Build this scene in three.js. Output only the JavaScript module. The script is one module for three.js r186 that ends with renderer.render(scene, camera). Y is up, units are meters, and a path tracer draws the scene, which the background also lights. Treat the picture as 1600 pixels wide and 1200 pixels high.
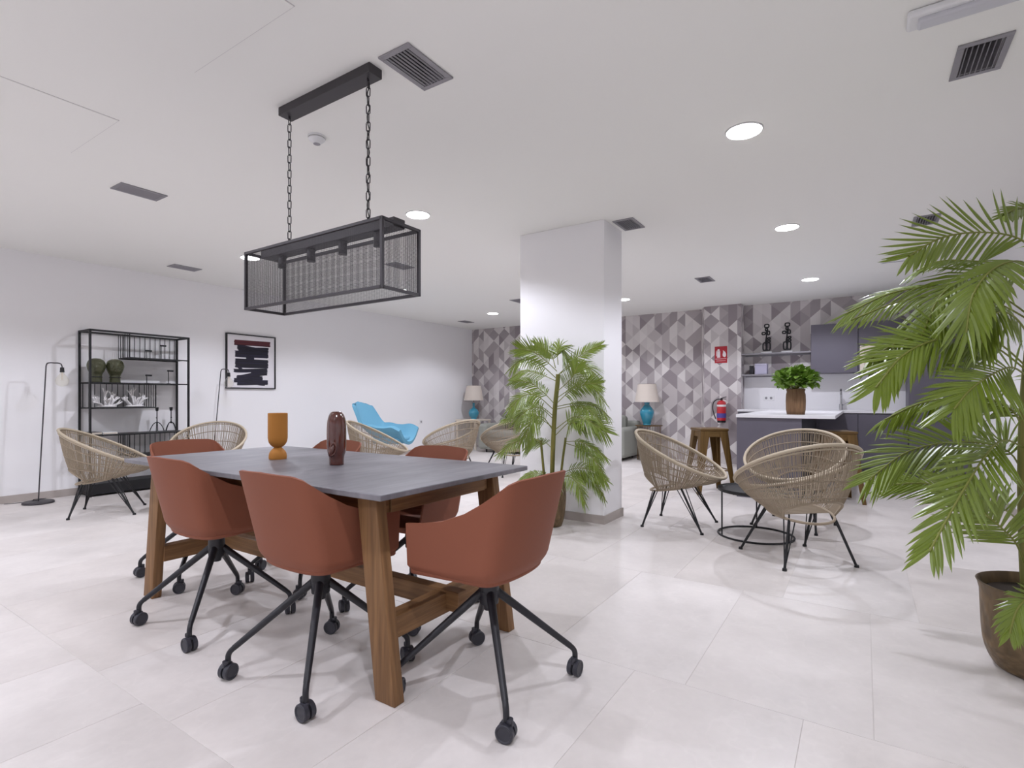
import * as THREE from 'three';
import { mergeGeometries, toCreasedNormals } from 'three/addons/utils/BufferGeometryUtils.js';
import { RoundedBoxGeometry } from 'three/addons/geometries/RoundedBoxGeometry.js';

// ---------------------------------------------------------------- camera, light level
const scene = new THREE.Scene();
scene.background = new THREE.Color(0x000000);
const renderer = new THREE.WebGLRenderer({ antialias: true });
renderer.toneMapping = THREE.LinearToneMapping;
renderer.toneMappingExposure = 1.0;
renderer.shadowMap.enabled = true;

const EYE = 1.1, FOCAL = 832, HORIZON = 622, YAW = THREE.MathUtils.degToRad(33.4);
const camera = new THREE.PerspectiveCamera(2 * Math.atan(600 / FOCAL) * 180 / Math.PI, 4 / 3, 0.05, 60);
camera.position.set(0, EYE, 0);
camera.rotation.set(0, YAW, 0);
camera.setViewOffset(1600, 1200, 0, 600 - HORIZON, 1600, 1200);
camera.updateProjectionMatrix();
scene.add(camera);

const CEIL = 2.66;                                   // ceiling height
const XL = -7.47, XR = 1.18, ZB = -9.67, ZF = 3.4;   // inner faces of the room
const LAMP_POWER = 8.2;                               // candela of one ceiling downlight
const LAMP_COLOR = new THREE.Color().setRGB(0.965, 0.985, 1.115);

// a photo pixel and a distance along the view axis -> world point
function at(px, py, depth) {
  const u = (px - 800) / FOCAL, v = -(py - HORIZON) / FOCAL, s = Math.sin(YAW), c = Math.cos(YAW);
  return new THREE.Vector3((-s + u * c) * depth, EYE + v * depth, (-c - u * s) * depth);
}

// ---------------------------------------------------------------- helpers
function rng(seed) { let a = seed >>> 0; return () => { a = (a + 0x6D2B79F5) | 0; let t = Math.imul(a ^ (a >>> 15), 1 | a); t = (t + Math.imul(t ^ (t >>> 7), 61 | t)) ^ t; return ((t ^ (t >>> 14)) >>> 0) / 4294967296; }; }
const V = (x, y, z) => new THREE.Vector3(x, y, z);
const lerp = (a, b, t) => a + (b - a) * t;
const clamp = (x, a, b) => Math.max(a, Math.min(b, x));
const smooth = (a, b, x) => { const t = clamp((x - a) / (b - a), 0, 1); return t * t * (3 - 2 * t); };
const taken = new Map();
function numbered(n) { const k = taken.get(n) || 0; taken.set(n, k + 1); return k ? n + '_' + String(k).padStart(3, '0') : n; }
function shade(o) { o.castShadow = true; o.receiveShadow = true; return o; }
function part(name, geo, mat, parent, label) {
  const m = shade(new THREE.Mesh(geo, mat)); m.name = name; parent.add(m);
  if (label) m.userData.label = label;
  return m;
}
function thing(name, label, category, pos = [0, 0, 0], turn = 0, group) {
  const g = new THREE.Group(); g.name = numbered(name); g.position.set(...pos); g.rotation.set(0, turn, 0);
  g.userData = { label, category }; if (group) g.userData.group = group;
  scene.add(g); return g;
}
function copyOf(src, label, pos, turn, group) {
  const g = src.clone(); g.name = numbered(src.name.replace(/_\d{3}$/, '')); g.position.set(...pos); g.rotation.set(0, turn, 0);
  g.userData = { label, category: src.userData.category }; if (group) g.userData.group = group;
  scene.add(g); return g;
}
function structure(name, geo, mat, parent) {
  const m = shade(new THREE.Mesh(geo, mat)); m.name = name; m.userData.kind = 'structure'; (parent || scene).add(m); return m;
}
function clean(g) {
  let q = g.index ? g.toNonIndexed() : g;
  for (const k of Object.keys(q.attributes)) if (!['position', 'normal', 'uv'].includes(k)) q.deleteAttribute(k);
  if (!q.attributes.normal) q.computeVertexNormals();
  if (!q.attributes.uv) q.setAttribute('uv', new THREE.BufferAttribute(new Float32Array(q.attributes.position.count * 2), 2));
  q.morphAttributes = {};
  return q;
}
const merge = (list) => list.length === 1 ? clean(list[0]) : mergeGeometries(list.map(clean), false);
// uv in metres from position, by the axis a face looks along; along = axis that runs with v
function metric(g, along = 'y', du = 0, dv = 0) {
  const q = clean(g), p = q.attributes.position, n = q.attributes.normal, uv = q.attributes.uv;
  const ax = { x: 0, y: 1, z: 2 }[along];
  for (let i = 0; i < p.count; i++) {
    const c = [p.getX(i), p.getY(i), p.getZ(i)], m = [Math.abs(n.getX(i)), Math.abs(n.getY(i)), Math.abs(n.getZ(i))];
    const d = m[0] > m[1] && m[0] > m[2] ? 0 : (m[1] > m[2] ? 1 : 2);
    const rest = [0, 1, 2].filter(k => k !== d);
    let vv = rest.includes(ax) ? ax : rest[1]; const uu = rest.find(k => k !== vv);
    uv.setXY(i, c[uu] + du, c[vv] + dv);
  }
  return q;
}
const box = (w, h, d, x = 0, y = 0, z = 0) => new THREE.BoxGeometry(w, h, d).translate(x, y, z);
const rbox = (w, h, d, r, x = 0, y = 0, z = 0, seg = 2) => clean(new RoundedBoxGeometry(w, h, d, seg, Math.min(r, w / 2.01, h / 2.01, d / 2.01))).translate(x, y, z);
// box given by its limits
const span = (x0, x1, y0, y1, z0, z1) => box(x1 - x0, y1 - y0, z1 - z0, (x0 + x1) / 2, (y0 + y1) / 2, (z0 + z1) / 2);
const rspan = (x0, x1, y0, y1, z0, z1, r = 0.004, seg = 2) => rbox(x1 - x0, y1 - y0, z1 - z0, r, (x0 + x1) / 2, (y0 + y1) / 2, (z0 + z1) / 2, seg);
const cyl = (r0, r1, h, x = 0, y = 0, z = 0, seg = 20) => new THREE.CylinderGeometry(r0, r1, h, seg).translate(x, y, z);
// a straight bar of round section between two points, tapering r0 -> r1
function bar(a, b, r0, r1 = r0, seg = 8) {
  const d = b.clone().sub(a), L = d.length();
  const g = new THREE.CylinderGeometry(r1, r0, L, seg);
  g.applyQuaternion(new THREE.Quaternion().setFromUnitVectors(V(0, 1, 0), d.normalize()));
  return g.translate((a.x + b.x) / 2, (a.y + b.y) / 2, (a.z + b.z) / 2);
}
// a square-section bar between two points
function squareBar(a, b, w, h = w) {
  const d = b.clone().sub(a), L = d.length(), m = new THREE.Matrix4();
  const z = d.clone().normalize(), up = Math.abs(z.y) > 0.95 ? V(1, 0, 0) : V(0, 1, 0);
  const x = up.clone().cross(z).normalize(), y = z.clone().cross(x);
  m.makeBasis(x, y, z).setPosition((a.x + b.x) / 2, (a.y + b.y) / 2, (a.z + b.z) / 2);
  return new THREE.BoxGeometry(w, h, L).applyMatrix4(m);
}
function pipe(pts, r, n = 24, seg = 8, closed = false, tension = 0.5) {
  return new THREE.TubeGeometry(new THREE.CatmullRomCurve3(pts, closed, 'catmullrom', tension), n, r, seg, closed);
}
const lathe = (pts, seg = 32) => new THREE.LatheGeometry(pts.map(([r, y]) => new THREE.Vector2(r, y)), seg);
// smooth profile through points
function profile(pts, n = 40) {
  const c = new THREE.SplineCurve(pts.map(([r, y]) => new THREE.Vector2(r, y)));
  return c.getPoints(n).map(p => [Math.max(p.x, 0), p.y]);
}
// a sheet f(u,v) (u, v in 0..1) with thickness th, closed at its edges
function sheet(f, nu, nv, th) {
  const P = [], N = [], e = 1e-3;
  for (let j = 0; j <= nv; j++) for (let i = 0; i <= nu; i++) {
    const u = i / nu, v = j / nv;
    const u0 = Math.max(u - e, 0), u1 = Math.min(u + e, 1), v0 = Math.max(v - e, 0), v1 = Math.min(v + e, 1);
    const du = f(u1, v).sub(f(u0, v)), dv = f(u, v1).sub(f(u, v0));
    P.push(f(u, v)); N.push(du.cross(dv).normalize());
  }
  const pos = [], nor = [], uv = [], idx = [], W = nu + 1, M = P.length;
  for (let s = 0; s < 2; s++) for (let k = 0; k < M; k++) {
    const q = P[k].clone().addScaledVector(N[k], s ? -th : 0); pos.push(q.x, q.y, q.z);
    const n = s ? N[k].clone().negate() : N[k]; nor.push(n.x, n.y, n.z); uv.push((k % W) / nu, Math.floor(k / W) / nv);
  }
  for (let j = 0; j < nv; j++) for (let i = 0; i < nu; i++) {
    const a = j * W + i, b = a + 1, c = a + W, d = c + 1;
    idx.push(a, b, d, a, d, c); idx.push(M + a, M + d, M + b, M + a, M + c, M + d);
  }
  const g = new THREE.BufferGeometry();
  g.setAttribute('position', new THREE.Float32BufferAttribute(pos, 3));
  g.setAttribute('normal', new THREE.Float32BufferAttribute(nor, 3));
  g.setAttribute('uv', new THREE.Float32BufferAttribute(uv, 2));
  g.setIndex(idx);
  const list = [g.toNonIndexed()];
  const loop = [];
  for (let i = 0; i < nu; i++) loop.push(i); for (let j = 0; j < nv; j++) loop.push(j * W + nu);
  for (let i = nu; i > 0; i--) loop.push(nv * W + i); for (let j = nv; j > 0; j--) loop.push(j * W);
  const rp = [], rn = loop.length, pt = (k, s) => P[k].clone().addScaledVector(N[k], s ? -th : 0);
  for (let k = 0; k < rn; k++) {
    const a = loop[k], b = loop[(k + 1) % rn];
    for (const [q, s] of [[a, 0], [a, 1], [b, 1], [a, 0], [b, 1], [b, 0]]) { const w = pt(q, s); rp.push(w.x, w.y, w.z); }
  }
  const r = new THREE.BufferGeometry(); r.setAttribute('position', new THREE.Float32BufferAttribute(rp, 3)); r.computeVertexNormals();
  list.push(r);
  return merge(list);
}

// ---------------------------------------------------------------- textures
function hash(x, y, s) { let h = Math.imul(x | 0, 374761393) ^ Math.imul(y | 0, 668265263) ^ Math.imul(s | 0, 2147483647 ^ 0x5bd1e995); h = Math.imul(h ^ (h >>> 13), 1274126177); return ((h ^ (h >>> 16)) >>> 0) / 4294967296; }
function vnoise(x, y, px, py, s) {                    // value noise, tiles with period px, py
  const xi = Math.floor(x), yi = Math.floor(y), fx = x - xi, fy = y - yi;
  const w = (a, p) => ((a % p) + p) % p, u = fx * fx * (3 - 2 * fx), v = fy * fy * (3 - 2 * fy);
  const a = hash(w(xi, px), w(yi, py), s), b = hash(w(xi + 1, px), w(yi, py), s), c = hash(w(xi, px), w(yi + 1, py), s), d = hash(w(xi + 1, px), w(yi + 1, py), s);
  return lerp(lerp(a, b, u), lerp(c, d, u), v);
}
function fbm(u, v, px, py, oct, s) { let t = 0, a = 0.5, n = 0; for (let o = 0; o < oct; o++) { t += a * vnoise(u * px, v * py, px, py, s + o * 17); n += a; a *= 0.55; px *= 2; py *= 2; } return t / n; }
function dataTex(w, h, fn, srgb = true, rep = [1, 1]) {
  const d = new Uint8Array(w * h * 4);
  for (let y = 0; y < h; y++) for (let x = 0; x < w; x++) { const c = fn(x / w, y / h), o = (y * w + x) * 4; d[o] = clamp(c[0], 0, 255); d[o + 1] = clamp(c[1], 0, 255); d[o + 2] = clamp(c[2], 0, 255); d[o + 3] = 255; }
  const t = new THREE.DataTexture(d, w, h); t.wrapS = t.wrapT = THREE.RepeatWrapping; t.magFilter = THREE.LinearFilter; t.minFilter = THREE.LinearMipmapLinearFilter; t.generateMipmaps = true;
  if (srgb) t.colorSpace = THREE.SRGBColorSpace; t.repeat.set(...rep); t.needsUpdate = true; return t;
}
function canvasTex(w, h, draw) {
  const c = document.createElement('canvas'); c.width = w; c.height = h; draw(c.getContext('2d'), w, h);
  const t = new THREE.CanvasTexture(c); t.colorSpace = THREE.SRGBColorSpace; t.wrapS = t.wrapT = THREE.RepeatWrapping; return t;
}
const mix3 = (a, b, t) => [lerp(a[0], b[0], t), lerp(a[1], b[1], t), lerp(a[2], b[2], t)];
const std = (o) => new THREE.MeshStandardMaterial(o);
const phys = (o) => new THREE.MeshPhysicalMaterial(o);

// wood: grain runs with v; one repeat is 0.5 m x 1 m
function woodTex(a, b, seed) {
  return dataTex(256, 512, (u, v) => {
    const w = fbm(u, v, 4, 2, 3, seed), g = fbm(u + w * 0.04, v, 40, 3, 3, seed + 5), f = fbm(u, v, 120, 10, 2, seed + 9);
    return mix3(a, b, clamp(0.15 + 0.75 * g * 0.8 + 0.35 * (f - 0.5) + 0.3 * (w - 0.5), 0, 1));
  }, true, [2, 1]);
}
const stoneTex = [0, 1, 2].map(k => dataTex(256, 512, (u, v) => {
  const c = fbm(u, v, 3, 6, 5, 40 + k * 31), f = fbm(u, v, 48, 96, 2, 77 + k), ve = Math.abs(fbm(u, v, 4, 7, 4, 9 + k * 13) - 0.5);
  const t = clamp((c - 0.5) * 1.6 + (f - 0.5) * 0.25 + (ve < 0.012 ? 0.12 : 0), -1, 1);
  return [219 + t * 18 - k * 2.5, 213 + t * 18 - k * 3, 209 + t * 18 - k * 3.5];
}, true, [1 / 0.9, 1 / 1.8]));
const slateTex = dataTex(512, 512, (u, v) => {
  const c = fbm(u, v, 4, 4, 5, 5), s = fbm(u, v, 6, 40, 3, 8);
  const t = (c - 0.5) * 1.3 + (s - 0.5) * 0.7;
  return [110 + t * 38, 108 + t * 37, 113 + t * 38];
}, true, [0.8, 0.8]);
const wallpaperTex = canvasTex(2048, 2048, (g, w, h) => {      // 16 columns x 8 rows of triangles = 2.24 m x 2.0 m
  const r = rng(11), tones = ['#e4dfdd', '#d6d0cf', '#c6bfbf', '#b5adae', '#a8a0a2', '#9a9194', '#cbc5c4', '#dcd7d5'];
  const nx = 16, ny = 8, cw = w / nx, ch = h / ny; let prev = [];
  for (let i = 0; i < nx; i++) for (let j = -1; j <= ny; j++) {
    const x0 = i * cw, x1 = x0 + cw, odd = i % 2, y = j * ch + (odd ? ch / 2 : 0);
    // right-pointing triangle with its upright side on x0, left-pointing with its upright side on x1
    const jj = (j + ny) % ny, ta = tones[Math.floor(hash(i, jj, 3) * tones.length)], tb = tones[Math.floor(hash(i, jj, 8) * tones.length)];
    const big = hash(Math.floor((i + 1) / 2), jj, 21) > 0.45;       // some pairs join to a lozenge of one tone
    g.fillStyle = big && odd ? tones[2 + Math.floor(hash((Math.floor((i + 1) / 2)) % 8, jj, 5) * 4)] : ta;
    g.beginPath(); g.moveTo(x0 - .5, y); g.lineTo(x1 + .5, y + ch / 2); g.lineTo(x0 - .5, y + ch); g.fill();
    g.fillStyle = big && !odd ? tones[2 + Math.floor(hash((Math.floor((i + 1) / 2)) % 8, jj, 5) * 4)] : tb;
    g.beginPath(); g.moveTo(x1 + .5, y + ch / 2); g.lineTo(x0 - .5, y + ch); g.lineTo(x1 + .5, y + 1.5 * ch); g.fill();
  }
});
wallpaperTex.repeat.set(1 / 2.24, 1 / 2.0);

// ---------------------------------------------------------------- materials
const M = {
  wall: std({ color: new THREE.Color().setRGB(0.92, 0.91, 0.92), roughness: 0.9 }),
  ceil: std({ color: new THREE.Color().setRGB(0.93, 0.925, 0.89), roughness: 0.95 }),
  white: std({ color: new THREE.Color().setRGB(0.82, 0.82, 0.83), roughness: 0.5 }),
  paper: std({ map: wallpaperTex, roughness: 0.85 }),
  grout: std({ color: new THREE.Color().setRGB(0.68, 0.64, 0.61), roughness: 0.95 }),
  tile: stoneTex.map(t => std({ map: t, roughness: 0.42, bumpMap: t, bumpScale: 0.0006 })),
  skirt: std({ color: new THREE.Color().setRGB(0.45, 0.40, 0.37), roughness: 0.6 }),
  black: std({ color: new THREE.Color().setRGB(0.012, 0.012, 0.014), roughness: 0.5, metalness: 0.2 }),
  blackSoft: std({ color: new THREE.Color().setRGB(0.013, 0.013, 0.018), roughness: 0.42 }),
  gunmetal: std({ color: new THREE.Color().setRGB(0.055, 0.05, 0.055), roughness: 0.5, metalness: 0.3 }),
  wheel: std({ color: new THREE.Color().setRGB(0.035, 0.035, 0.046), roughness: 0.45 }),
  grille: std({ color: new THREE.Color().setRGB(0.30, 0.29, 0.31), roughness: 0.5, metalness: 0.3 }),
  rust: phys({ color: new THREE.Color().setRGB(0.25, 0.085, 0.048), roughness: 0.6, specularIntensity: 0.5 }),
  slate: std({ map: slateTex, roughness: 0.42, bumpMap: slateTex, bumpScale: 0.0004 }),
  wood: std({ map: woodTex([96, 66, 38], [170, 128, 84], 3), roughness: 0.6 }),
  rattan: std({ color: new THREE.Color().setRGB(0.33, 0.265, 0.19), roughness: 0.7 }),
  rattanRim: std({ color: new THREE.Color().setRGB(0.50, 0.42, 0.31), roughness: 0.6 }),
  ochre: std({ color: new THREE.Color().setRGB(0.42, 0.17, 0.025), roughness: 0.75 }),
  brownGlaze: phys({ color: new THREE.Color().setRGB(0.085, 0.018, 0.010), roughness: 0.14, clearcoat: 1, clearcoatRoughness: 0.05 }),
  cabinet: std({ color: new THREE.Color().setRGB(0.125, 0.115, 0.145), roughness: 0.5 }),
  counter: std({ color: new THREE.Color().setRGB(0.84, 0.83, 0.85), roughness: 0.3 }),
  chrome: std({ color: new THREE.Color().setRGB(0.5, 0.5, 0.52), roughness: 0.22, metalness: 1 }),
  cream: std({ color: new THREE.Color().setRGB(0.78, 0.70, 0.60), roughness: 0.85 }),
  teal: phys({ color: new THREE.Color().setRGB(0.02, 0.28, 0.42), roughness: 0.2, clearcoat: 1, clearcoatRoughness: 0.06 }),
  bronze: std({ map: dataTex(256, 128, (u, v) => { const t = fbm(u, v, 40, 20, 3, 71), c = fbm(u, v, 6, 3, 3, 12); return [74 + t * 56 + c * 16, 61 + t * 46 + c * 14, 44 + t * 34 + c * 10]; }), bumpMap: dataTex(256, 128, (u, v) => { const t = 255 * fbm(u, v, 40, 20, 2, 71); return [t, t, t]; }, false), bumpScale: 0.004, roughness: 0.5, metalness: 0.35 }),
  blue: std({ color: new THREE.Color().setRGB(0.14, 0.37, 0.52), roughness: 0.85 }),
  sofa: std({ color: new THREE.Color().setRGB(0.30, 0.305, 0.27), roughness: 0.95 }),
  red: phys({ color: new THREE.Color().setRGB(0.55, 0.02, 0.03), roughness: 0.3, clearcoat: 0.6 }),
  gold: std({ map: woodTex([84, 62, 28], [136, 104, 54], 23), roughness: 0.4, metalness: 0.35 }),
  seam: std({ color: new THREE.Color().setRGB(0.6, 0.58, 0.58), roughness: 0.95 }),
  coral: std({ color: new THREE.Color().setRGB(0.92, 0.90, 0.90), roughness: 0.8 }),
  olive: phys({ color: new THREE.Color().setRGB(0.33, 0.34, 0.20), roughness: 0.06, transmission: 0.8, thickness: 0, ior: 1.45 }),
  glass: phys({ color: new THREE.Color().setRGB(0.95, 0.94, 0.9), roughness: 0.03, transmission: 0.97, thickness: 0, ior: 1.45 }),
  glow: std({ color: 0xffffff, emissive: new THREE.Color(1, 0.99, 1), emissiveIntensity: 15, roughness: 0.8 }),
  palmLeaf: phys({ color: new THREE.Color().setRGB(0.175, 0.245, 0.018), roughness: 0.34, clearcoat: 0.35, clearcoatRoughness: 0.3, transmission: 0.1, thickness: 0, side: THREE.DoubleSide }),
  bushLeaf: phys({ color: new THREE.Color().setRGB(0.17, 0.31, 0.03), roughness: 0.5, transmission: 0.2, thickness: 0, side: THREE.DoubleSide }),
  duct: std({ color: new THREE.Color().setRGB(0.30, 0.29, 0.31), roughness: 0.6, metalness: 0.3, side: THREE.DoubleSide }),
  stem: std({ color: new THREE.Color().setRGB(0.22, 0.24, 0.05), roughness: 0.6 }),
  trunk: std({ map: dataTex(64, 256, (u, v) => { const t = fbm(u, v, 4, 10, 3, 15), r = fbm(u, v, 2, 24, 2, 99); return mix3([70, 84, 30], [150, 134, 66], clamp(t * 0.7 + r * 0.5 - 0.1, 0, 1)); }), roughness: 0.7 }),
  soil: std({ color: new THREE.Color().setRGB(0.03, 0.02, 0.014), roughness: 1 }),
};

// ---------------------------------------------------------------- room shell
const T = 0.16;
const VENTS = [
  [-1.758, -1.85, 'grey ceiling vent right beside the end of the lantern ceiling bar'],
  [-1.752, -4.56, 'grey ceiling vent at the corner of the white column'],
  [-1.735, -7.24, 'grey ceiling vent above the bar stools, between the column and the papered pier'],
  [0.446, -3.21, 'grey ceiling vent next to the oblong emergency light'],
  [0.459, -5.885, 'grey ceiling vent between the large palm and the kitchen air slot'],
  [-4.565, -1.81, 'grey ceiling vent next to an access panel beyond the dining table end'],
  [-4.56, -4.51, 'grey ceiling vent in the open ceiling between the lantern and the column'],
  [-4.6, -7.2, 'grey ceiling vent behind the column, above the wicker chairs by the sofa'],
  [-6.77, -3.16, 'grey ceiling vent near the white wall above the wire shelf unit'],
  [-6.77, -8.56, 'grey ceiling vent in the corner of the white and patterned walls']];
{ // ceiling slab with the openings of the air vents
  const rect = (x0, x1, z0, z1) => [[x0, z0], [x1, z0], [x1, z1], [x0, z1]].map(([x, z]) => new THREE.Vector2(x, -z));
  const s = new THREE.Shape(rect(XL - T, XR + T, ZB - T, ZF + T));
  for (const [x, z] of VENTS) s.holes.push(new THREE.Path(rect(x - 0.07, x + 0.07, z - 0.13, z + 0.13)));
  const g = new THREE.ExtrudeGeometry(s, { depth: T, bevelEnabled: false }).rotateX(-Math.PI / 2).translate(0, CEIL, 0);
  structure('ceiling', g, M.ceil);
}
structure('wall_left', span(XL - T, XL, -0.1, CEIL, ZB - T, ZF + T), M.wall);
structure('wall_right', span(XR, XR + T, -0.1, CEIL, ZB - T, ZF + T), M.wall);
structure('wall_front', span(XL, XR, -0.1, CEIL, ZF, ZF + T), M.wall);
structure('wall_back', metric(span(XL, XR, -0.1, CEIL, ZB - T, ZB), 'y'), M.paper);
{ // papered pier beside the kitchen, its left flank slightly slanted
  const s = new THREE.Shape([[-2.37, 9.67], [-1.68, 9.67], [-1.68, 9.42], [-2.27, 9.42]].map(([x, z]) => new THREE.Vector2(x, z)));
  const g = new THREE.ExtrudeGeometry(s, { depth: CEIL, bevelEnabled: false });
  g.applyMatrix4(new THREE.Matrix4().set(1, 0, 0, 0, 0, 0, 1, 0, 0, -1, 0, 0, 0, 0, 0, 1));
  structure('wall_pier', metric(g, 'y', 0.06, 0.1), M.paper);
}
structure('column', rspan(-2.751, -1.885, 0, CEIL, -4.725, -4.315, 0.004), M.wall);
// skirting
structure('baseboard_left', rspan(XL, XL + 0.012, 0, 0.08, ZB, ZF, 0.003), M.skirt);
{
  const o = new THREE.Shape([[-2.763, 4.303], [-1.873, 4.303], [-1.873, 4.737], [-2.763, 4.737]].map(([x, z]) => new THREE.Vector2(x, z)));
  o.holes.push(new THREE.Path([[-2.75, 4.316], [-2.75, 4.724], [-1.886, 4.724], [-1.886, 4.316]].map(([x, z]) => new THREE.Vector2(x, z))));
  const g = [new THREE.ExtrudeGeometry(o, { depth: 0.075, bevelEnabled: false }).applyMatrix4(new THREE.Matrix4().set(1, 0, 0, 0, 0, 0, 1, 0, 0, -1, 0, 0, 0, 0, 0, 1))];
  structure('baseboard_column', merge(g), M.skirt);
}
structure('baseboard_right', rspan(XR - 0.012, XR, 0, 0.08, -9.0, ZF, 0.003), M.skirt);

{ // floor: stone tiles 0.6 x 1.2 m on a bed, third-offset rows
  const floor = structure('floor', span(XL - T, XR + T, -0.2, -0.0015, ZB - T, ZF + T), M.grout);
  const cache = new Map(), r = rng(5), J = 0.0008;
  function tileGeo(w, d, k) {
    const key = [w.toFixed(3), d.toFixed(3), k].join();
    if (!cache.has(key)) {
      const b = 0.0006, h = 0.012;                     // bevelled top edge
      const a = [[-w / 2, -d / 2], [w / 2, -d / 2], [w / 2, d / 2], [-w / 2, d / 2]];
      const pos = [], lo = a.map(([x, z]) => V(x, -h, z)), mi = a.map(([x, z]) => V(x, -b, z)), hi = a.map(([x, z]) => V(x - Math.sign(x) * b, 0, z - Math.sign(z) * b));
      const quad = (p, q, s, t) => { for (const v of [p, s, q, p, t, s]) pos.push(v.x, v.y, v.z); };
      quad(hi[0], hi[1], hi[2], hi[3]);
      for (let i = 0; i < 4; i++) { const j = (i + 1) % 4; quad(mi[i], mi[j], hi[j], hi[i]); quad(lo[i], lo[j], mi[j], mi[i]); }
      const g = new THREE.BufferGeometry(); g.setAttribute('position', new THREE.Float32BufferAttribute(pos, 3)); g.computeVertexNormals();
      cache.set(key, metric(g, 'z', k * 0.37, k * 0.53));
    }
    return cache.get(key);
  }
  const z00 = -0.87 + 1.2 * 4; let row = 0, n = 0;
  for (let z1 = z00; z1 > ZB; z1 -= 1.2, row++) {
    const zt = Math.min(z1, ZF), zb = Math.max(z1 - 1.2, ZB); if (zt - zb < 0.03) continue;
    const off = -0.17 + 0.2 * (((row - 4) % 3 + 3) % 3);
    for (let k = -14; k < 5; k++) {
      const x0 = Math.max(off + k * 0.6, XL), x1 = Math.min(off + (k + 1) * 0.6, XR); if (x1 - x0 < 0.03) continue;
      const v = Math.floor(r() * 6), m = part('tile', tileGeo(x1 - x0 - 2 * J, zt - zb - 2 * J, v), M.tile[Math.floor(r() * 3)], floor);
      m.position.set((x0 + x1) / 2, 0, (zt + zb) / 2); n++;
    }
  }
}

// ---------------------------------------------------------------- ceiling fittings
{
  const ring = lathe([[0.094, -0.002], [0.096, -0.006], [0.1, -0.005], [0.104, 0.0], [0.094, 0.0]], 40), disc = cyl(0.095, 0.095, 0.007, 0, -0.0036, 0, 40);
  function downlight(x, z, label) {
    const d = thing('downlight', label, 'ceiling light', [x, CEIL, z], 0, 'round downlights set in the ceiling');
    part('trim_ring', ring, M.white, d); part('diffuser', disc, M.glow, d, 'bright round glowing panel');
    const s = new THREE.SpotLight(LAMP_COLOR, LAMP_POWER, 0, 1.25, 0.22, 2);
    s.name = 'downlight_beam'; s.position.set(0, -0.012, 0); s.castShadow = true; s.shadow.radius = 2.2; s.shadow.mapSize.set(1024, 1024);
    s.target.position.set(0, -2, 0); d.add(s); d.add(s.target);
  }
  const spots = [[-5.69, -7.99, 'glowing round downlight above the sofa, near the patterned corner'], [-3.16, -7.99, 'glowing round downlight behind the column, before the patterned wall'], [-0.58, -7.99, 'glowing round downlight above the kitchen peninsula'],
    [-5.58, -5.55, 'glowing round downlight above the wicker chairs by the blue armchair'], [-3.16, -5.44, 'glowing round downlight right behind the column'], [-0.58, -5.44, 'glowing round downlight above the wicker chairs and round table'],
    [-5.69, -3.34, 'glowing round downlight near the vent above the wire shelf unit'], [-3.16, -3.34, 'glowing round downlight between the lantern and the column'], [-0.58, -3.34, 'glowing round downlight between the column and the emergency light'],
    [-5.69, -0.55, 'glowing round downlight above the open floor by the wall floor lamp'], [-3.16, -0.55, 'glowing round downlight between the two access panels'], [-0.58, -0.55, 'glowing round downlight above the open floor before the dining table'],
    [-5.69, 1.9, 'glowing round downlight at the front of the room by the white wall'], [-3.16, 1.9, 'glowing round downlight in the middle of the front of the room'], [-0.58, 1.9, 'glowing round downlight at the front of the room, opposite the white wall']];
  for (const a of spots) downlight(...a);
}
{
  function vent(x, z, label) {
    const w = 0.19, d = 0.31, b = 0.026, v = thing('ceiling_vent', label, 'air vent', [x, CEIL, z], 0, 'ventilation grilles in the ceiling');
    part('frame', merge([rspan(-w / 2, w / 2, -0.008, 0, -d / 2, -d / 2 + b, 0.002), rspan(-w / 2, w / 2, -0.008, 0, d / 2 - b, d / 2, 0.002),
      rspan(-w / 2, -w / 2 + b, -0.008, 0, -d / 2 + b, d / 2 - b, 0.002), rspan(w / 2 - b, w / 2, -0.008, 0, -d / 2 + b, d / 2 - b, 0.002)]), M.grille, v);
    const dx = 0.069, dz = 0.129, q = 0.004;         // open-bottomed sheet metal duct going up through the slab
    part('duct', merge([span(-dx, dx, 0.3, 0.3 + q, -dz, dz), span(-dx, -dx + q, 0.001, 0.3, -dz, dz), span(dx - q, dx, 0.001, 0.3, -dz, dz), span(-dx, dx, 0.001, 0.3, -dz, -dz + q), span(-dx, dx, 0.001, 0.3, dz - q, dz)]), M.duct, v);
    for (let i = 0; i < 7; i++) {
      const s = box(0.0075, 0.002, d - 2 * b).rotateZ(0.9).translate(-w / 2 + b + (i + 0.5) * (w - 2 * b) / 7, -0.006, 0);
      part('slat', s, M.grille, v);
    }
  }
  for (const a of VENTS) vent(...a);
}
{ // smoke detector
  const d = thing('smoke_detector', 'small white round smoke detector on the ceiling behind the lantern chains', 'smoke alarm', [-2.718, CEIL, -2.009]);
  part('mounting_plate', cyl(0.05, 0.05, 0.012, 0, -0.006, 0, 28), M.white, d);
  part('body', lathe([[0.0, -0.046], [0.022, -0.046], [0.026, -0.04], [0.047, -0.022], [0.05, -0.012], [0.0, -0.012]], 28), M.white, d);
  part('sensor_slot', cyl(0.02, 0.02, 0.003, 0, -0.0455, 0, 20), M.grille, d, 'grey sensor grille');
}
{ // emergency light
  const e = thing('emergency_light', 'white oblong emergency light fixed flat to the ceiling', 'emergency light', [0.34, CEIL, -2.725]);
  part('housing', rbox(0.38, 0.03, 0.115, 0.012, 0, -0.015, 0, 3), M.white, e);
  part('lens', rbox(0.32, 0.024, 0.07, 0.011, 0.005, -0.036, 0, 3), phys({ color: new THREE.Color().setRGB(0.8, 0.8, 0.84), roughness: 0.3, transmission: 0.35, thickness: 0 }), e, 'frosted oblong lens');
}
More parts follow.
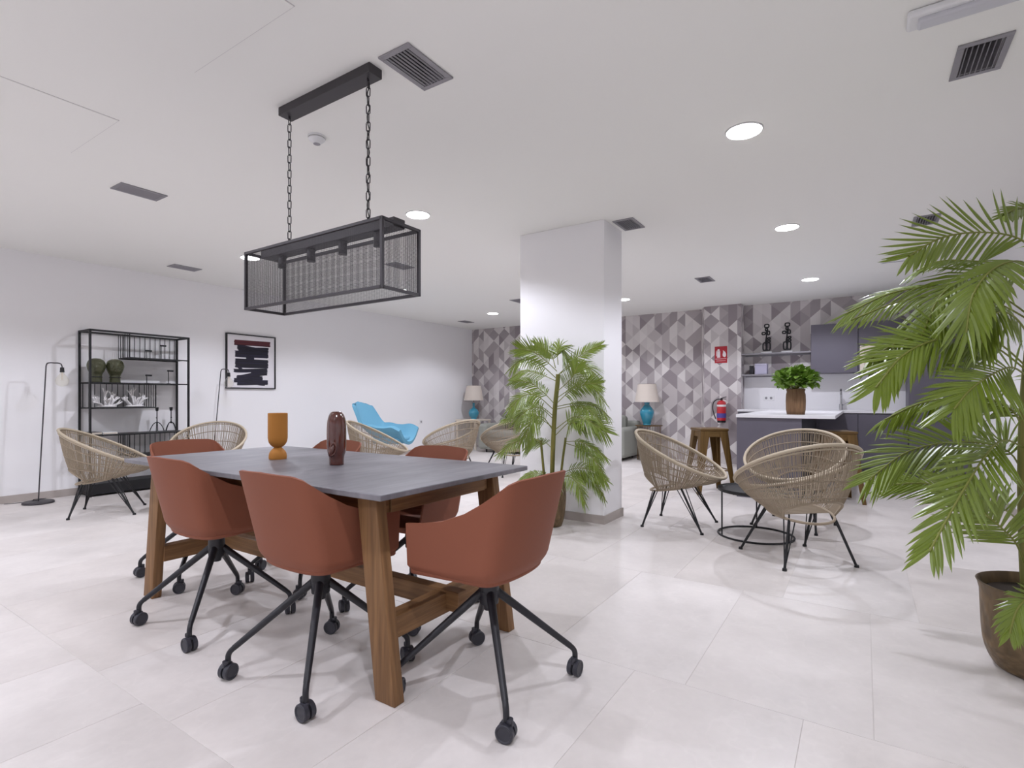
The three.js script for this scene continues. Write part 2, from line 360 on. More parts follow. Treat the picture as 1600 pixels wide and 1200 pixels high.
{ // flush access panels and a slot in the plaster
  function hatch(x0, x1, z0, z1, label) {
    const g = 0.003, p = thing('access_panel', label, 'access panel', [(x0 + x1) / 2, CEIL, (z0 + z1) / 2]);
    const w = x1 - x0, d = z1 - z0;
    part('leaf', rbox(w, 0.004, d, 0.001, 0, -0.0022, 0), M.ceil, p);
    part('seam', merge([box(w + 2 * g, 0.0015, g, 0, -0.0008, d / 2 + g / 2), box(w + 2 * g, 0.0015, g, 0, -0.0008, -d / 2 - g / 2), box(g, 0.0015, d, w / 2 + g / 2, -0.0008, 0), box(g, 0.0015, d, -w / 2 - g / 2, -0.0008, 0)]), M.seam, p);
  }
  hatch(-2.67, -1.89, -1.29, -0.6, 'flush square access panel in the ceiling in front of the lantern bar');
  hatch(-4.2, -3.49, -1.28, -0.6, 'flush access panel in the ceiling beside the vent above the wicker chair');
  const s = thing('slot_diffuser', 'long narrow grey air slot in the ceiling in front of the kitchen', 'air vent', [0.32, CEIL, -7.48]);
  part('frame', rbox(0.3, 0.006, 0.06, 0.002, 0, -0.003, 0), M.white, s); part('slot', rbox(0.27, 0.004, 0.02, 0.001, 0, -0.005, 0), M.grille, s);
}

// ---------------------------------------------------------------- dining table
const TOP = 0.77;
{
  const t = thing('dining_table', 'long dining table with grey stone-look top on brown wooden trestle legs', 'table', [-2.365, 0, -1.735]);
  const hx = 1.0, hz = 0.475;
  part('tabletop', metric(rspan(-hx, hx, TOP - 0.022, TOP, -hz, hz, 0.004), 'x'), M.slate, t, 'grey stone-look slab');
  part('apron', metric(merge([rspan(-0.86, 0.86, 0.665, 0.745, 0.30, 0.33, 0.003), rspan(-0.86, 0.86, 0.665, 0.745, -0.33, -0.30, 0.003), rspan(-0.87, -0.84, 0.665, 0.745, -0.3, 0.3, 0.003), rspan(0.84, 0.87, 0.665, 0.745, -0.3, 0.3, 0.003)]), 'x'), M.wood, t);
  for (const sx of [-1, 1]) {
    for (const sz of [-1, 1]) {
      const g = rbox(0.1, 0.748, 0.05, 0.004, 0, 0.374, 0), p = g.attributes.position;
      for (let i = 0; i < p.count; i++) p.setX(i, p.getX(i) + sx * (0.93 - 0.1 * p.getY(i) / 0.748)), p.setZ(i, p.getZ(i) + sz * 0.365);
      g.computeVertexNormals();
      part('leg', metric(toCreasedNormals(g, 0.5), 'y', sx * 0.2 + sz * 0.31, 0.1), M.wood, t);
    }
    part('end_stretcher', metric(rspan(sx * 0.875 - 0.035, sx * 0.875 + 0.035, 0.2, 0.285, -0.345, 0.345, 0.004), 'z'), M.wood, t);
  }
  part('long_stretcher', metric(rspan(-0.975, 0.975, 0.2 + 0.012, 0.285 + 0.012, -0.028, 0.028, 0.004), 'x'), M.wood, t);
}
{ // ochre goblet vase
  const v = thing('goblet_vase', 'matte ochre goblet-shaped vase on a rounded foot', 'vase', [-2.652, TOP, -1.713]);
  part('bowl', lathe([...profile([[0.014, 0.062], [0.03, 0.07], [0.045, 0.09], [0.05, 0.115]], 14), [0.05, 0.245], [0.049, 0.249], [0.0465, 0.249], [0.0455, 0.245], [0.0455, 0.12], [0.03, 0.085], [0, 0.08]], 40), M.ochre, v);
  part('foot', lathe([...profile([[0.044, 0.0], [0.046, 0.012], [0.042, 0.034], [0.03, 0.052], [0.015, 0.066]], 16), [0, 0.066]], 40), M.ochre, v);
}
{ // glossy brown vase
  const v = thing('glazed_vase', 'tall glossy dark brown rounded vase with a folded lobe near its base', 'vase', [-2.179, TOP, -1.725], 0.98);
  part('body', lathe([[0, 0], ...profile([[0.035, 0], [0.036, 0.03], [0.0385, 0.048], [0.044, 0.068], [0.0465, 0.12], [0.0465, 0.18], [0.043, 0.222], [0.034, 0.25], [0.024, 0.262]], 44), [0.021, 0.263], [0.019, 0.255], [0.019, 0.2], [0, 0.2]], 44), M.brownGlaze, v);
  part('lobe', new THREE.SphereGeometry(1, 24, 16).scale(0.017, 0.034, 0.016).rotateZ(-0.3).translate(-0.024, 0.075, 0.034), M.brownGlaze, v);
  part('lobe', new THREE.TorusGeometry(0.02, 0.0055, 10, 28).scale(0.75, 1.5, 1).rotateZ(-0.25).rotateY(-0.45).translate(-0.02, 0.08, 0.043), M.brownGlaze, v);
}

// ---------------------------------------------------------------- tub chairs
{
  // half plan from the front tip of an arm to the middle of the back, rounded at the rear corner
  function planCurve(front, corner, r) {
    const c = new THREE.CurvePath(), F = new THREE.Vector2(...front), C = new THREE.Vector2(...corner), B = new THREE.Vector2(0, corner[1] - 0.034), K = new THREE.Vector2(corner[0] * 0.45, corner[1] - 0.034);
    const a = C.clone().add(F.clone().sub(C).normalize().multiplyScalar(r)), b = C.clone().add(K.clone().sub(C).normalize().multiplyScalar(r));
    return (s) => { // s 0 front .. 1 back middle
      if (s < 0.55) return F.clone().lerp(a, s / 0.55);
      if (s < 0.72) { const t = (s - 0.55) / 0.17; return new THREE.QuadraticBezierCurve(a, C, b).getPoint(t); }
      return new THREE.QuadraticBezierCurve(b, K, B).getPoint((s - 0.72) / 0.28);
    };
  }
  const low = planCurve([0.235, 0.20], [0.204, -0.142], 0.05), high = planCurve([0.29, 0.165], [0.207, -0.232], 0.038);
  const topY = (s) => { // height of the rim
    const k = [[0, 0.646], [0.12, 0.652], [0.25, 0.668], [0.38, 0.70], [0.48, 0.742], [0.56, 0.785], [0.64, 0.81], [0.74, 0.822], [1, 0.828]];
    for (let i = 1; i < k.length; i++) if (s <= k[i][0]) { const t = (s - k[i - 1][0]) / (k[i][0] - k[i - 1][0]); return lerp(k[i - 1][1], k[i][1], t); }
    return 0.828;
  };
  const wall = (u, v) => {
    const e = u * 2 - 1, side = e < 0 ? -1 : 1, s = 1 - Math.abs(e);
    const y0 = 0.452 + 0.012 * (1 - smooth(0, 0.5, s)), y1 = topY(s);
    const y = lerp(y0, y1, v), w = clamp((y - 0.45) / 0.375, 0, 1.05);
    const p = low(s).lerp(high(s), w), round = v < 0.14 ? 0.034 * Math.pow(1 - v / 0.14, 2) : 0;
    const n = 1 - round / 0.2;
    return V(side * p.x * n, y - round * 0.35, p.y * n);
  };
  const shell = sheet(wall, 120, 22, -0.009);
  // seat pan between the arms
  const outline = []; for (let i = 0; i <= 24; i++) { const p = low(i / 24); outline.push([p.x * 0.87, p.y * 0.88]); }
  const sh = new THREE.Shape(); sh.moveTo(outline[0][0], outline[0][1] + 0.02);
  for (const [x, z] of outline) sh.lineTo(x, z); for (const [x, z] of outline.slice().reverse()) sh.lineTo(-x, z);
  sh.lineTo(-outline[0][0], outline[0][1] + 0.02); sh.quadraticCurveTo(0, outline[0][1] + 0.04, outline[0][0], outline[0][1] + 0.02);
  const pan = new THREE.ExtrudeGeometry(sh, { depth: 0.012, bevelEnabled: true, bevelThickness: 0.01, bevelSize: 0.01, bevelSegments: 3, curveSegments: 10 });
  pan.applyMatrix4(new THREE.Matrix4().set(1, 0, 0, 0, 0, 0, -1, 0.468, 0, 1, 0, 0, 0, 0, 0, 1));
  const hub = merge([cyl(0.034, 0.04, 0.09, 0, 0.395, 0, 20), cyl(0.04, 0.036, 0.05, 0, 0.34, 0, 20), cyl(0.028, 0.02, 0.03, 0, 0.305, 0, 16), cyl(0.09, 0.075, 0.014, 0, 0.434, 0, 24)]);
  const legG = merge([bar(V(0.02, 0.365, 0), V(0.325, 0.118, 0), 0.0165, 0.0115, 12), pipe([V(0.322, 0.1205, 0), V(0.338, 0.105, 0), V(0.345, 0.088, 0), V(0.345, 0.06, 0)], 0.0108, 10, 10)]);
  const castG = merge([cyl(0.031, 0.031, 0.016, 0, 0, 0, 24).rotateX(Math.PI / 2).translate(0, 0.031, 0.0125), cyl(0.031, 0.031, 0.016, 0, 0, 0, 24).rotateX(Math.PI / 2).translate(0, 0.031, -0.0125),
    new THREE.TorusGeometry(0.0265, 0.0048, 8, 24).translate(0, 0.031, 0.019), new THREE.TorusGeometry(0.0265, 0.0048, 8, 24).translate(0, 0.031, -0.019),
    cyl(0.012, 0.012, 0.012, 0.012, 0.068, 0, 12), rbox(0.04, 0.014, 0.012, 0.003, 0.004, 0.056, 0)]);
  const c = thing('tub_chair', 'terracotta tub chair on the long table side, in front of the ochre vase', 'chair', [-2.69, 0, -1.405], Math.PI, 'terracotta chairs around the dining table');
  part('shell', shell, M.rust, c, 'terracotta one-piece back and arms'); part('seat', pan, M.rust, c); part('hub', hub, M.blackSoft, c, 'black swivel hub');
  const rr = rng(8);
  for (let k = 0; k < 4; k++) {
    const l = part('leg', legG, M.blackSoft, c); l.rotation.y = Math.PI / 4 + k * Math.PI / 2;
    const w = part('caster', castG, M.wheel, l, 'dark twin-wheel caster'); w.position.set(0.345, 0, 0); w.rotation.y = rr() * 6.28;
  }
  const grp = 'terracotta chairs around the dining table';
  copyOf(c, 'terracotta tub chair on the long table side, right in front of the brown vase', [-1.835, 0, -1.375], Math.PI + 0.0, grp);
  copyOf(c, 'terracotta tub chair at the table end nearest the column palm', [-1.2, 0, -1.66], -Math.PI / 2, grp);
  copyOf(c, 'terracotta tub chair at the table end next to the wire shelf unit', [-3.47, 0, -1.72], Math.PI / 2, grp);
  copyOf(c, 'terracotta tub chair across the table, its top hidden behind the brown vase', [-2.82, 0, -2.04], 0.0, grp);
  copyOf(c, 'terracotta tub chair across the table, with a wicker chair right behind its back', [-1.99, 0, -2.06], 0, grp);
}

// ---------------------------------------------------------------- lantern pendant above the table
{
  const L = thing('pendant_lantern', 'black metal lantern pendant with wire mesh sides hung from chains', 'ceiling lamp', [-2.27, 0, -1.735]);
  part('ceiling_bar', rspan(-0.35, 0.36, CEIL - 0.045, CEIL, -0.04, 0.04, 0.003), M.gunmetal, L, 'flat dark ceiling bar');
  const x0 = -0.53, x1 = 0.525, y0 = 1.585, y1 = 1.885, z0 = -0.115, z1 = 0.115, b = 0.014;
  const fr = [];
  for (const x of [x0, x1]) for (const z of [z0, z1]) fr.push(rspan(x - b / 2, x + b / 2, y0 - b / 2, y1 + b / 2, z - b / 2, z + b / 2, 0.001, 1));
  for (const y of [y0, y1]) { for (const z of [z0, z1]) fr.push(rspan(x0, x1, y - b / 2, y + b / 2, z - b / 2, z + b / 2, 0.001, 1)); for (const x of [x0, x1]) fr.push(rspan(x - b / 2, x + b / 2, y - b / 2, y + b / 2, z0, z1, 0.001, 1)); }
  part('frame', merge(fr), M.gunmetal, L);
  part('lamp_rail', merge([rspan(x0 + 0.01, x1 - 0.01, y1 - 0.012, y1 + 0.03, -0.035, 0.035, 0.002)]), M.gunmetal, L, 'flat rail that carries the sockets');
  for (const x of [-0.375, -0.125, 0.125, 0.375]) {
    const s = part('socket', merge([cyl(0.021, 0.021, 0.065, x, y1 - 0.044, 0, 20), cyl(0.024, 0.024, 0.01, x, y1 - 0.016, 0, 20)]), M.gunmetal, L, 'black lamp socket');
  }
  function mesh(horizontalLen, place) {
    const g = [], st = 0.0062, w = 0.00082;
    for (let a = st; a < horizontalLen; a += st) g.push(box(w, y1 - y0, w, a - horizontalLen / 2, (y0 + y1) / 2, 0));
    for (let y = y0 + st; y < y1; y += st) g.push(box(horizontalLen, w, w, 0, y, w));
    const q = merge(g); place(q); const m = part('mesh_panel', q, M.gunmetal, L, 'fine black wire mesh'); m.userData.kind = 'stuff';
  }
  mesh(x1 - x0, q => q.translate((x0 + x1) / 2, 0, z1)); mesh(x1 - x0, q => q.translate((x0 + x1) / 2, 0, z0));
  mesh(z1 - z0, q => q.rotateY(Math.PI / 2).translate(x0, 0, 0)); mesh(z1 - z0, q => q.rotateY(Math.PI / 2).translate(x1, 0, 0));
  // chain links
  const a = 0.009, h = 0.014, pts = [];
  for (let i = 0; i < 16; i++) { const t = i / 16 * Math.PI * 2; pts.push(V(a * Math.cos(t), a * Math.sin(t) + (Math.sin(t) >= 0 ? h : -h), 0)); }
  const link = pipe(pts, 0.0026, 36, 6, true);
  for (const x of [-0.31, 0.308]) {
    const yt = CEIL - 0.045, yb = y1 + 0.03; const n = Math.round((yt - yb) / 0.041), st = (yt - yb) / n;
    for (let i = 0; i < n; i++) { const m = part('chain_link', link, M.gunmetal, L); m.position.set(x, yb + (i + 0.5) * st, 0); m.rotation.y = (i % 2 ? 0.5 : 0.5 + Math.PI / 2); }
    part('eye_bolt', merge([cyl(0.005, 0.005, 0.02, x, yt - 0.004, 0, 10), cyl(0.005, 0.005, 0.02, x, yb + 0.004, 0, 10)]), M.gunmetal, L);
  }
  const cp = []; for (let i = 0; i <= 20; i++) { const t = i / 20; cp.push(V(0.308 + 0.006 * Math.sin(i * 2.1), lerp(1.915, CEIL - 0.045, t), 0.006 * Math.cos(i * 2.1))); }
  part('cable', pipe(cp, 0.0025, 80, 6), M.black, L, 'black cable woven through the chain');
}

// ---------------------------------------------------------------- wicker lounge chairs
{
  const rim = (f) => V(0.39 * Math.sin(f), 0.6225 - 0.1875 * Math.cos(f), 0.372 * Math.cos(f));
  const foot = (f) => V(0.205 * Math.sin(f), 0.327 + 0.037 * Math.cos(f), -0.04 + 0.21 * Math.cos(f));
  const skin = (f, t) => { const a = foot(f), b = rim(f), p = a.lerp(b, t), q = Math.sin(Math.PI * t) * 0.022; return p.add(V(Math.sin(f) * q, -q * 0.6, Math.cos(f) * q * 0.6)); };
  const OPEN = 1.1, from = (f) => { const d = Math.abs(((f - Math.PI + 9 * Math.PI) % (2 * Math.PI)) - Math.PI); return d < OPEN ? 0.31 * Math.sqrt(1 - (d / OPEN) ** 2) : 0; };
  function strand(pts, r, sides = 4) {     // thin rod through points
    const g = []; for (let i = 0; i + 1 < pts.length; i++) { const q = bar(pts[i], pts[i + 1], r, r, sides); q.deleteAttribute('uv'); g.push(q); } return g;
  }
  const rods = [], NR = 168, rr = rng(3);
  for (let k = 0; k < NR; k++) {
    const f = (k + 0.5 + (rr() - 0.5) * 0.5) / NR * Math.PI * 2, t0 = from(f), pts = [];
    for (let i = 0; i <= 4; i++) pts.push(skin(f, lerp(t0, 1, i / 4)));
    rods.push(...strand(pts, 0.0034));
  }
  for (let k = 12; k < 30; k++) {          // woven base between the sides of the foot ring
    const z = lerp(-0.24, 0.16, (k + 0.5) / 30), c = clamp((z + 0.04) / 0.21, -0.99, 0.99), f = Math.acos(c), a = foot(f), b = foot(-f);
    rods.push(...strand([a, b], 0.0036));
  }
  const loop = (fn, n, r, sides = 6) => { const p = []; for (let i = 0; i < n; i++) p.push(fn(i / n * Math.PI * 2)); return pipe(p, r, n * 2, sides, true); };
  const rings = merge([0.36, 0.58, 0.8].map(t => { const p = []; for (let i = 0; i < 48; i++) { const f = i / 48 * Math.PI * 2; p.push(skin(f, Math.max(t, from(f) + 0.04))); } return pipe(p, 0.0048, 96, 5, true); }));
  const wrap = merge([loop(f => skin(f, 0.955).add(V(Math.sin(f) * 0.004, 0, Math.cos(f) * 0.004)), 60, 0.006, 5)]);
  const arch = []; for (let i = 0; i <= 24; i++) { const f = Math.PI - OPEN + 2 * OPEN * i / 24; arch.push(skin(f, from(f))); }
  const frameG = merge([loop(foot, 40, 0.009, 8), pipe(arch, 0.008, 48, 8)]);
  const legs = [];
  for (const [sx, sz] of [[-1, -1], [1, -1], [1, 1], [-1, 1]]) {
    const end = V(sx * 0.255, 0.004, sz * 0.248), f = Math.atan2(sx * 1.0, sz * (sz > 0 ? 0.55 : 0.75)), top = foot(f), a = foot(f - 0.17), b = foot(f + 0.17);
    legs.push(merge([bar(end, top, 0.0085, 0.0095, 10), bar(end, a, 0.004, 0.004, 6), bar(end, b, 0.004, 0.004, 6), cyl(0.013, 0.015, 0.016, end.x, 0.008, end.z, 12)]));
  }
  const grp = 'wicker lounge chairs';
  const facing = (x, z) => Math.atan2(x, z);
  const c = thing('wicker_chair', 'wicker lounge chair side-on between the column and the round black table', 'chair', [-1.33, 0, -4.67], facing(1, 0), grp);
  part('weave', merge(rods), M.rattan, c).userData.kind = 'stuff';
  part('hoop', rings, M.rattan, c); part('rim', merge([loop(rim, 60, 0.0125, 10), wrap]), M.rattanRim, c, 'pale wrapped rim'); part('foot_ring', frameG, M.rattan, c);
  for (const g of legs) part('leg', g, M.black, c, 'thin black hairpin leg');
  copyOf(c, 'wicker lounge chair with its back turned, right in front of the round black table', [-0.39, 0, -4.14], facing(-0.66, -0.75), grp);
  copyOf(c, 'wicker lounge chair facing the room, between the round black table and the kitchen peninsula', [-0.505, 0, -5.195], facing(-0.23, 0.97), grp);
  copyOf(c, 'wicker lounge chair side-on in front of the black wire shelf unit', [-6.08, 0, -2.15], facing(0.52, -0.86), grp);
  copyOf(c, 'wicker lounge chair in front of the floor lamp next to the abstract picture', [-6.3, 0, -3.2], facing(0.7, 0.7), grp);
  copyOf(c, 'wicker lounge chair side-on just in front of the blue armchair', [-5.12, 0, -4.68], facing(0.8, -0.6), grp);
  copyOf(c, 'wicker lounge chair with its back turned between the blue armchair and the column', [-4.68, 0, -5.6], facing(-0.99, -0.12), grp);
  copyOf(c, 'wicker lounge chair in front of the grey sofa, partly behind the column palm', [-4.3, 0, -6.4], facing(-0.9, -0.35), grp);
}
{ // round tray tables
  const t = thing('coffee_table', 'round black metal tray table between the wicker chairs beside the column', 'table', [-0.72, 0, -4.63]);
  part('tray', lathe([[0, 0.352], [0.272, 0.352], [0.28, 0.356], [0.285, 0.378], [0.281, 0.379], [0.274, 0.36], [0, 0.36]], 56), M.black, t);
  part('base_ring', new THREE.TorusGeometry(0.278, 0.0075, 8, 64).rotateX(Math.PI / 2).translate(0, 0.0078, 0), M.black, t);
  for (let k = 0; k < 3; k++) { const a = 2.5 + k * 2.094; part('leg', bar(V(0.274 * Math.cos(a), 0.008, 0.274 * Math.sin(a)), V(0.274 * Math.cos(a), 0.355, 0.274 * Math.sin(a)), 0.006, 0.006, 8), M.black, t); }
  copyOf(t, 'round black metal tray table behind the dining table by the wire shelf unit', [-5.72, 0, -2.72], 0.4, 'round tray tables');
  t.userData.group = 'round tray tables';
}

// ---------------------------------------------------------------- wire shelf unit and what stands on it
const SX = -7.295, SZ = -2.865;
{
  const s = thing('shelf_unit', 'tall black metal wire shelf unit against the white wall', 'shelf', [SX, 0, SZ]);
  const hx = 0.15, hz = 0.515, b = 0.021, H = 1.868, bar4 = (x0, x1, y0, y1, z0, z1) => rspan(x0, x1, y0, y1, z0, z1, 0.0015, 1);
  for (const x of [-hx, hx]) for (const z of [-hz, hz]) part('post', bar4(x - b / 2, x + b / 2, 0, H, z - b / 2, z + b / 2), M.black, s);
  const zr = -0.515, zm = 0.135, zl = 0.515, zn = -0.14;
  function shelf(y, z0, z1) {
    part('shelf_board', merge([bar4(-hx, hx, y - 0.005, y, z0, z1), bar4(hx - b / 2, hx + b / 2, y - 0.015, y, z0, z1), bar4(-hx - b / 2, -hx + b / 2, y - 0.015, y, z0, z1)]), M.black, s);
  }
  part('top_frame', merge([bar4(hx - b / 2, hx + b / 2, H - b, H, -hz, hz), bar4(-hx - b / 2, -hx + b / 2, H - b, H, -hz, hz), bar4(-hx, hx, H - b, H, hz - b / 2, hz + b / 2), bar4(-hx, hx, H - b, H, -hz - b / 2, -hz + b / 2)]), M.black, s);
  shelf(1.579, zr, zm); shelf(1.279, zr, zl); shelf(0.994, zn, zl); shelf(0.686, zr, zl); shelf(0.425, zr, zm);
  part('plinth', rspan(-hx, hx, 0.02, 0.14, -hz, hz, 0.004), M.black, s, 'solid black base box');
  function rods(y0, y1, z0, z1, ze) {          // upright rods along the back and across the open end
    const n = Math.round((z1 - z0) / 0.055);
    for (let i = 0; i <= n; i++) part('rod', bar(V(-hx, y0, lerp(z0, z1, i / n)), V(-hx, y1, lerp(z0, z1, i / n)), 0.0042, 0.0042, 6), M.black, s);
    for (let i = 1; i <= 5; i++) part('rod', bar(V(lerp(-hx, hx, i / 5), y0, ze), V(lerp(-hx, hx, i / 5), y1, ze), i === 5 ? 0.008 : 0.0042, i === 5 ? 0.008 : 0.0042, 6), M.black, s);
  }
  rods(1.579, H - 0.01, zr + 0.03, zm, zm); rods(0.994, 1.27, zn, zl - 0.03, zn); rods(0.425, 0.68, zr + 0.03, zm, zm);
}
function onShelf(name, label, cat, y, z, turn, group, dx = 0) { return thing(name, label, cat, [SX + dx, y, z], turn, group); }
{ // glass head-shaped vases
  const prof = [...profile([[0.056, 0], [0.052, 0.05], [0.054, 0.085], [0.074, 0.13], [0.088, 0.18], [0.086, 0.215], [0.07, 0.25], [0.04, 0.27], [0.0, 0.277]], 40)];
  const inner = prof.map(([r, y]) => [Math.max(r - 0.004, 0), Math.max(y - 0.003, 0.004)]).reverse();
  const body = lathe([[0, 0], ...prof, ...inner, [0, 0.006]], 36), p = body.attributes.position;
  for (let i = 0; i < p.count; i++) { const y = p.getY(i), z = p.getZ(i); if (p.getX(i) > 0.02) { const nose = Math.exp(-(((y - 0.165) / 0.03) ** 2) - (z / 0.018) ** 2) * 0.022, lips = Math.exp(-(((y - 0.125) / 0.014) ** 2) - (z / 0.025) ** 2) * 0.009, eye = Math.exp(-(((y - 0.19) / 0.016) ** 2) - ((Math.abs(z) - 0.03) / 0.016) ** 2) * 0.01; p.setX(i, p.getX(i) + nose + lips - eye); } }
  body.computeVertexNormals();
  const band = new THREE.TorusGeometry(0.055, 0.004, 8, 32).rotateX(Math.PI / 2).translate(0, 0.062, 0);
  const a = onShelf('head_vase', 'olive glass head-shaped vase next to the shelf post', 'vase', 1.279, -2.458, -0.4, 'olive glass head vases');
  part('head', body, M.olive, a); part('neck_band', band, M.blackSoft, a);
  copyOf(a, 'olive glass head-shaped vase nearer the middle of the shelf', [SX, 1.279, -2.64], -0.2, 'olive glass head vases');
}
{ // white corals
  function coral(seed, z, label) {
    const c = onShelf('coral_ornament', label, 'ornament', 0.994, z, 0, 'white coral ornaments'), r = rng(seed), g = [];
    const grow = (p, d, len, rad, lv) => {
      const q = p.clone().addScaledVector(d, len); if (q.y < 0.012) q.y = 0.012; g.push(bar(p, q, rad, rad * 0.72, 7)); g.push(new THREE.IcosahedronGeometry(rad * 0.78, 1).translate(q.x, q.y, q.z));
      if (lv === 0) return; const n = 2 + (r() > 0.4 ? 1 : 0);
      for (let i = 0; i < n; i++) { const e = d.clone().add(V((r() - 0.5) * 0.7, (r() - 0.3) * 0.9, (r() - 0.5) * 1.4)).normalize(); grow(q, e, len * (0.55 + r() * 0.25), rad * 0.75, lv - 1); }
    };
    for (let k = 0; k < 8; k++) { const a = k / 8 * Math.PI * 2 + r() * 0.4; grow(V(Math.cos(a) * 0.02, 0.014, Math.sin(a) * 0.05), V(Math.cos(a) * 0.4, 0.3 + r() * 0.9, Math.sin(a) * 0.8).normalize(), 0.052 + r() * 0.02, 0.016, 2); }
    grow(V(0, 0.02, 0.01), V(0, 1, 0.15).normalize(), 0.09, 0.013, 2); grow(V(0, 0.02, -0.02), V(0, 1, -0.3).normalize(), 0.075, 0.012, 2);
    part('branches', merge(g), M.coral, c); part('base', lathe([[0, 0], [0.09, 0], [0.085, 0.016], [0.04, 0.03], [0, 0.03]], 24).scale(0.7, 1, 1.1), M.coral, c);
  }
  coral(12, -2.56, 'white branching coral ornament beside the shelf post, under the glass heads');
  coral(29, -2.845, 'white branching coral ornament beside the rods in the middle of the shelf');
}
{ // candle holders with root-like feet
  const g = [bar(V(0, 0.1, 0), V(0, 0.26, 0), 0.006, 0.006, 8), new THREE.IcosahedronGeometry(0.011, 1).translate(0, 0.105, 0), new THREE.IcosahedronGeometry(0.009, 1).translate(0.003, 0.17, 0.004)];
  for (let k = 0; k < 4; k++) { const a = k * Math.PI / 2 + 0.5; g.push(pipe([V(0, 0.12, 0), V(Math.cos(a) * 0.035, 0.095, Math.sin(a) * 0.035), V(Math.cos(a) * 0.06, 0.05, Math.sin(a) * 0.06), V(Math.cos(a) * 0.075, 0.005, Math.sin(a) * 0.075)], 0.005, 14, 6)); }
  const c = onShelf('candle_holder', 'black candle holder on arched root-like feet, beside the shelf end rods', 'candle holder', 0.686, -3.083, 0, 'black candle holders');
  part('stand', merge(g), M.black, c); part('cup', lathe([[0, 0.255], [0.014, 0.255], [0.019, 0.3], [0.016, 0.3], [0.012, 0.262], [0, 0.262]], 20), M.black, c);
  copyOf(c, 'black candle holder on arched root-like feet, right against the far shelf post', [SX, 0.686, -3.243], 0.8, 'black candle holders');
}
{ // small black L-shaped ornaments
  function orn(y, z, h, label) {
    const o = onShelf('metal_ornament', label, 'ornament', y, z, 0, 'small black metal ornaments');
    part('rod', bar(V(0, 0.003, 0), V(0, h, 0), 0.0045, 0.0045, 8), M.black, o); part('arm', rspan(-0.012, 0.012, h - 0.012, h + 0.008, -0.055, 0.012, 0.004), M.black, o); part('foot', cyl(0.022, 0.024, 0.006, 0, 0.003, 0, 18), M.black, o);
  }
  orn(1.579, -2.97, 0.1, 'short black metal ornament with a side arm on the short upper shelf'); orn(1.579, -3.13, 0.175, 'tall black metal ornament with a side arm on the short upper shelf');
  orn(1.279, -2.97, 0.1, 'short black metal ornament with a side arm on the shelf with the glass heads'); orn(1.279, -3.214, 0.165, 'tall black metal ornament with a side arm on the shelf with the glass heads');
}
{
  const b = onShelf('book', 'dark closed book lying flat on the shelf against the post', 'book', 0.686, -2.43, 0.06);
  part('cover', rspan(-0.09, 0.09, 0, 0.03, -0.05, 0.05, 0.003), M.blackSoft, b); part('pages', rspan(-0.085, 0.092, 0.004, 0.026, -0.047, 0.047, 0.001), M.cream, b);
  const w = onShelf('book', 'white closed book lying flat on the shelf beside the dark book', 'book', 0.686, -2.565, -0.05);
  part('cover', rspan(-0.1, 0.1, 0, 0.024, -0.07, 0.07, 0.002), M.white, w); part('pages', rspan(-0.096, 0.102, 0.004, 0.02, -0.066, 0.066, 0.001), M.cream, w);
}
{ // framed picture
  const tex = canvasTex(768, 800, (g, w, h) => {
    g.fillStyle = '#e9e6ea'; g.fillRect(0, 0, w, h); const r = rng(44);
    let stroke = (x0, y0, x1, y1, th, col) => {
      for (let k = 0; k < 46; k++) { const o = (k / 45 - 0.5) * th, e = (1 - Math.abs(o / th) * 0.25); g.strokeStyle = col[Math.floor(r() * col.length)]; g.lineWidth = th / 16 + r() * 4; g.lineCap = 'round';
        g.beginPath(); g.moveTo(x0 + (r() - 0.3) * 26, y0 + o); g.bezierCurveTo(lerp(x0, x1, 0.33), y0 + o + (r() - 0.5) * 10, lerp(x0, x1, 0.66), y1 + o + (r() - 0.5) * 10, x1 - (r() - 0.3) * 26 * e, y1 + o); g.stroke(); }
    };
    const S0 = stroke; stroke = (a, b, c, d, t, k) => S0(a, b, c, d, t * 1.22, k);
    const K = ['#15131d', '#1b1826', '#201c33', '#121118', '#24203a'], R = ['#5d2730', '#6e2c33', '#4b2029', '#3d1c28'];
    stroke(170, 235, 660, 205, 66, K); stroke(115, 118, 690, 108, 62, R); stroke(160, 180, 640, 215, 46, K); stroke(128, 290, 655, 280, 74, K); stroke(300, 330, 420, 350, 50, K);
    stroke(128, 430, 655, 425, 104, K); stroke(150, 470, 230, 530, 44, K); stroke(105, 545, 640, 520, 40, K); stroke(380, 570, 640, 540, 44, K); stroke(150, 650, 640, 560, 60, K); stroke(110, 690, 560, 650, 50, K); stroke(160, 730, 650, 715, 56, K); stroke(230, 690, 600, 740, 40, K);
  });
  const f = thing('framed_picture', 'black-framed abstract picture of dark brush strokes under one maroon stroke', 'picture', [XL, 1.235, -4.395], Math.PI / 2);
  const w = 0.75, h = 0.785, b = 0.016, d = 0.035;
  for (const [x0, x1, y0, y1] of [[-w / 2, w / 2, 0, b], [-w / 2, w / 2, h - b, h], [-w / 2, -w / 2 + b, b, h - b], [w / 2 - b, w / 2, b, h - b]]) part('frame_bar', rspan(x0, x1, y0, y1, 0, d, 0.002, 1), M.black, f);
  part('print', new THREE.PlaneGeometry(w - 2 * b, h - 2 * b).translate(0, h / 2, 0.021), std({ map: tex, roughness: 0.7 }), f, 'white sheet with dark brush strokes');
  part('backing', span(-w / 2 + b, w / 2 - b, b, h - b, 0, 0.02), M.blackSoft, f);
}
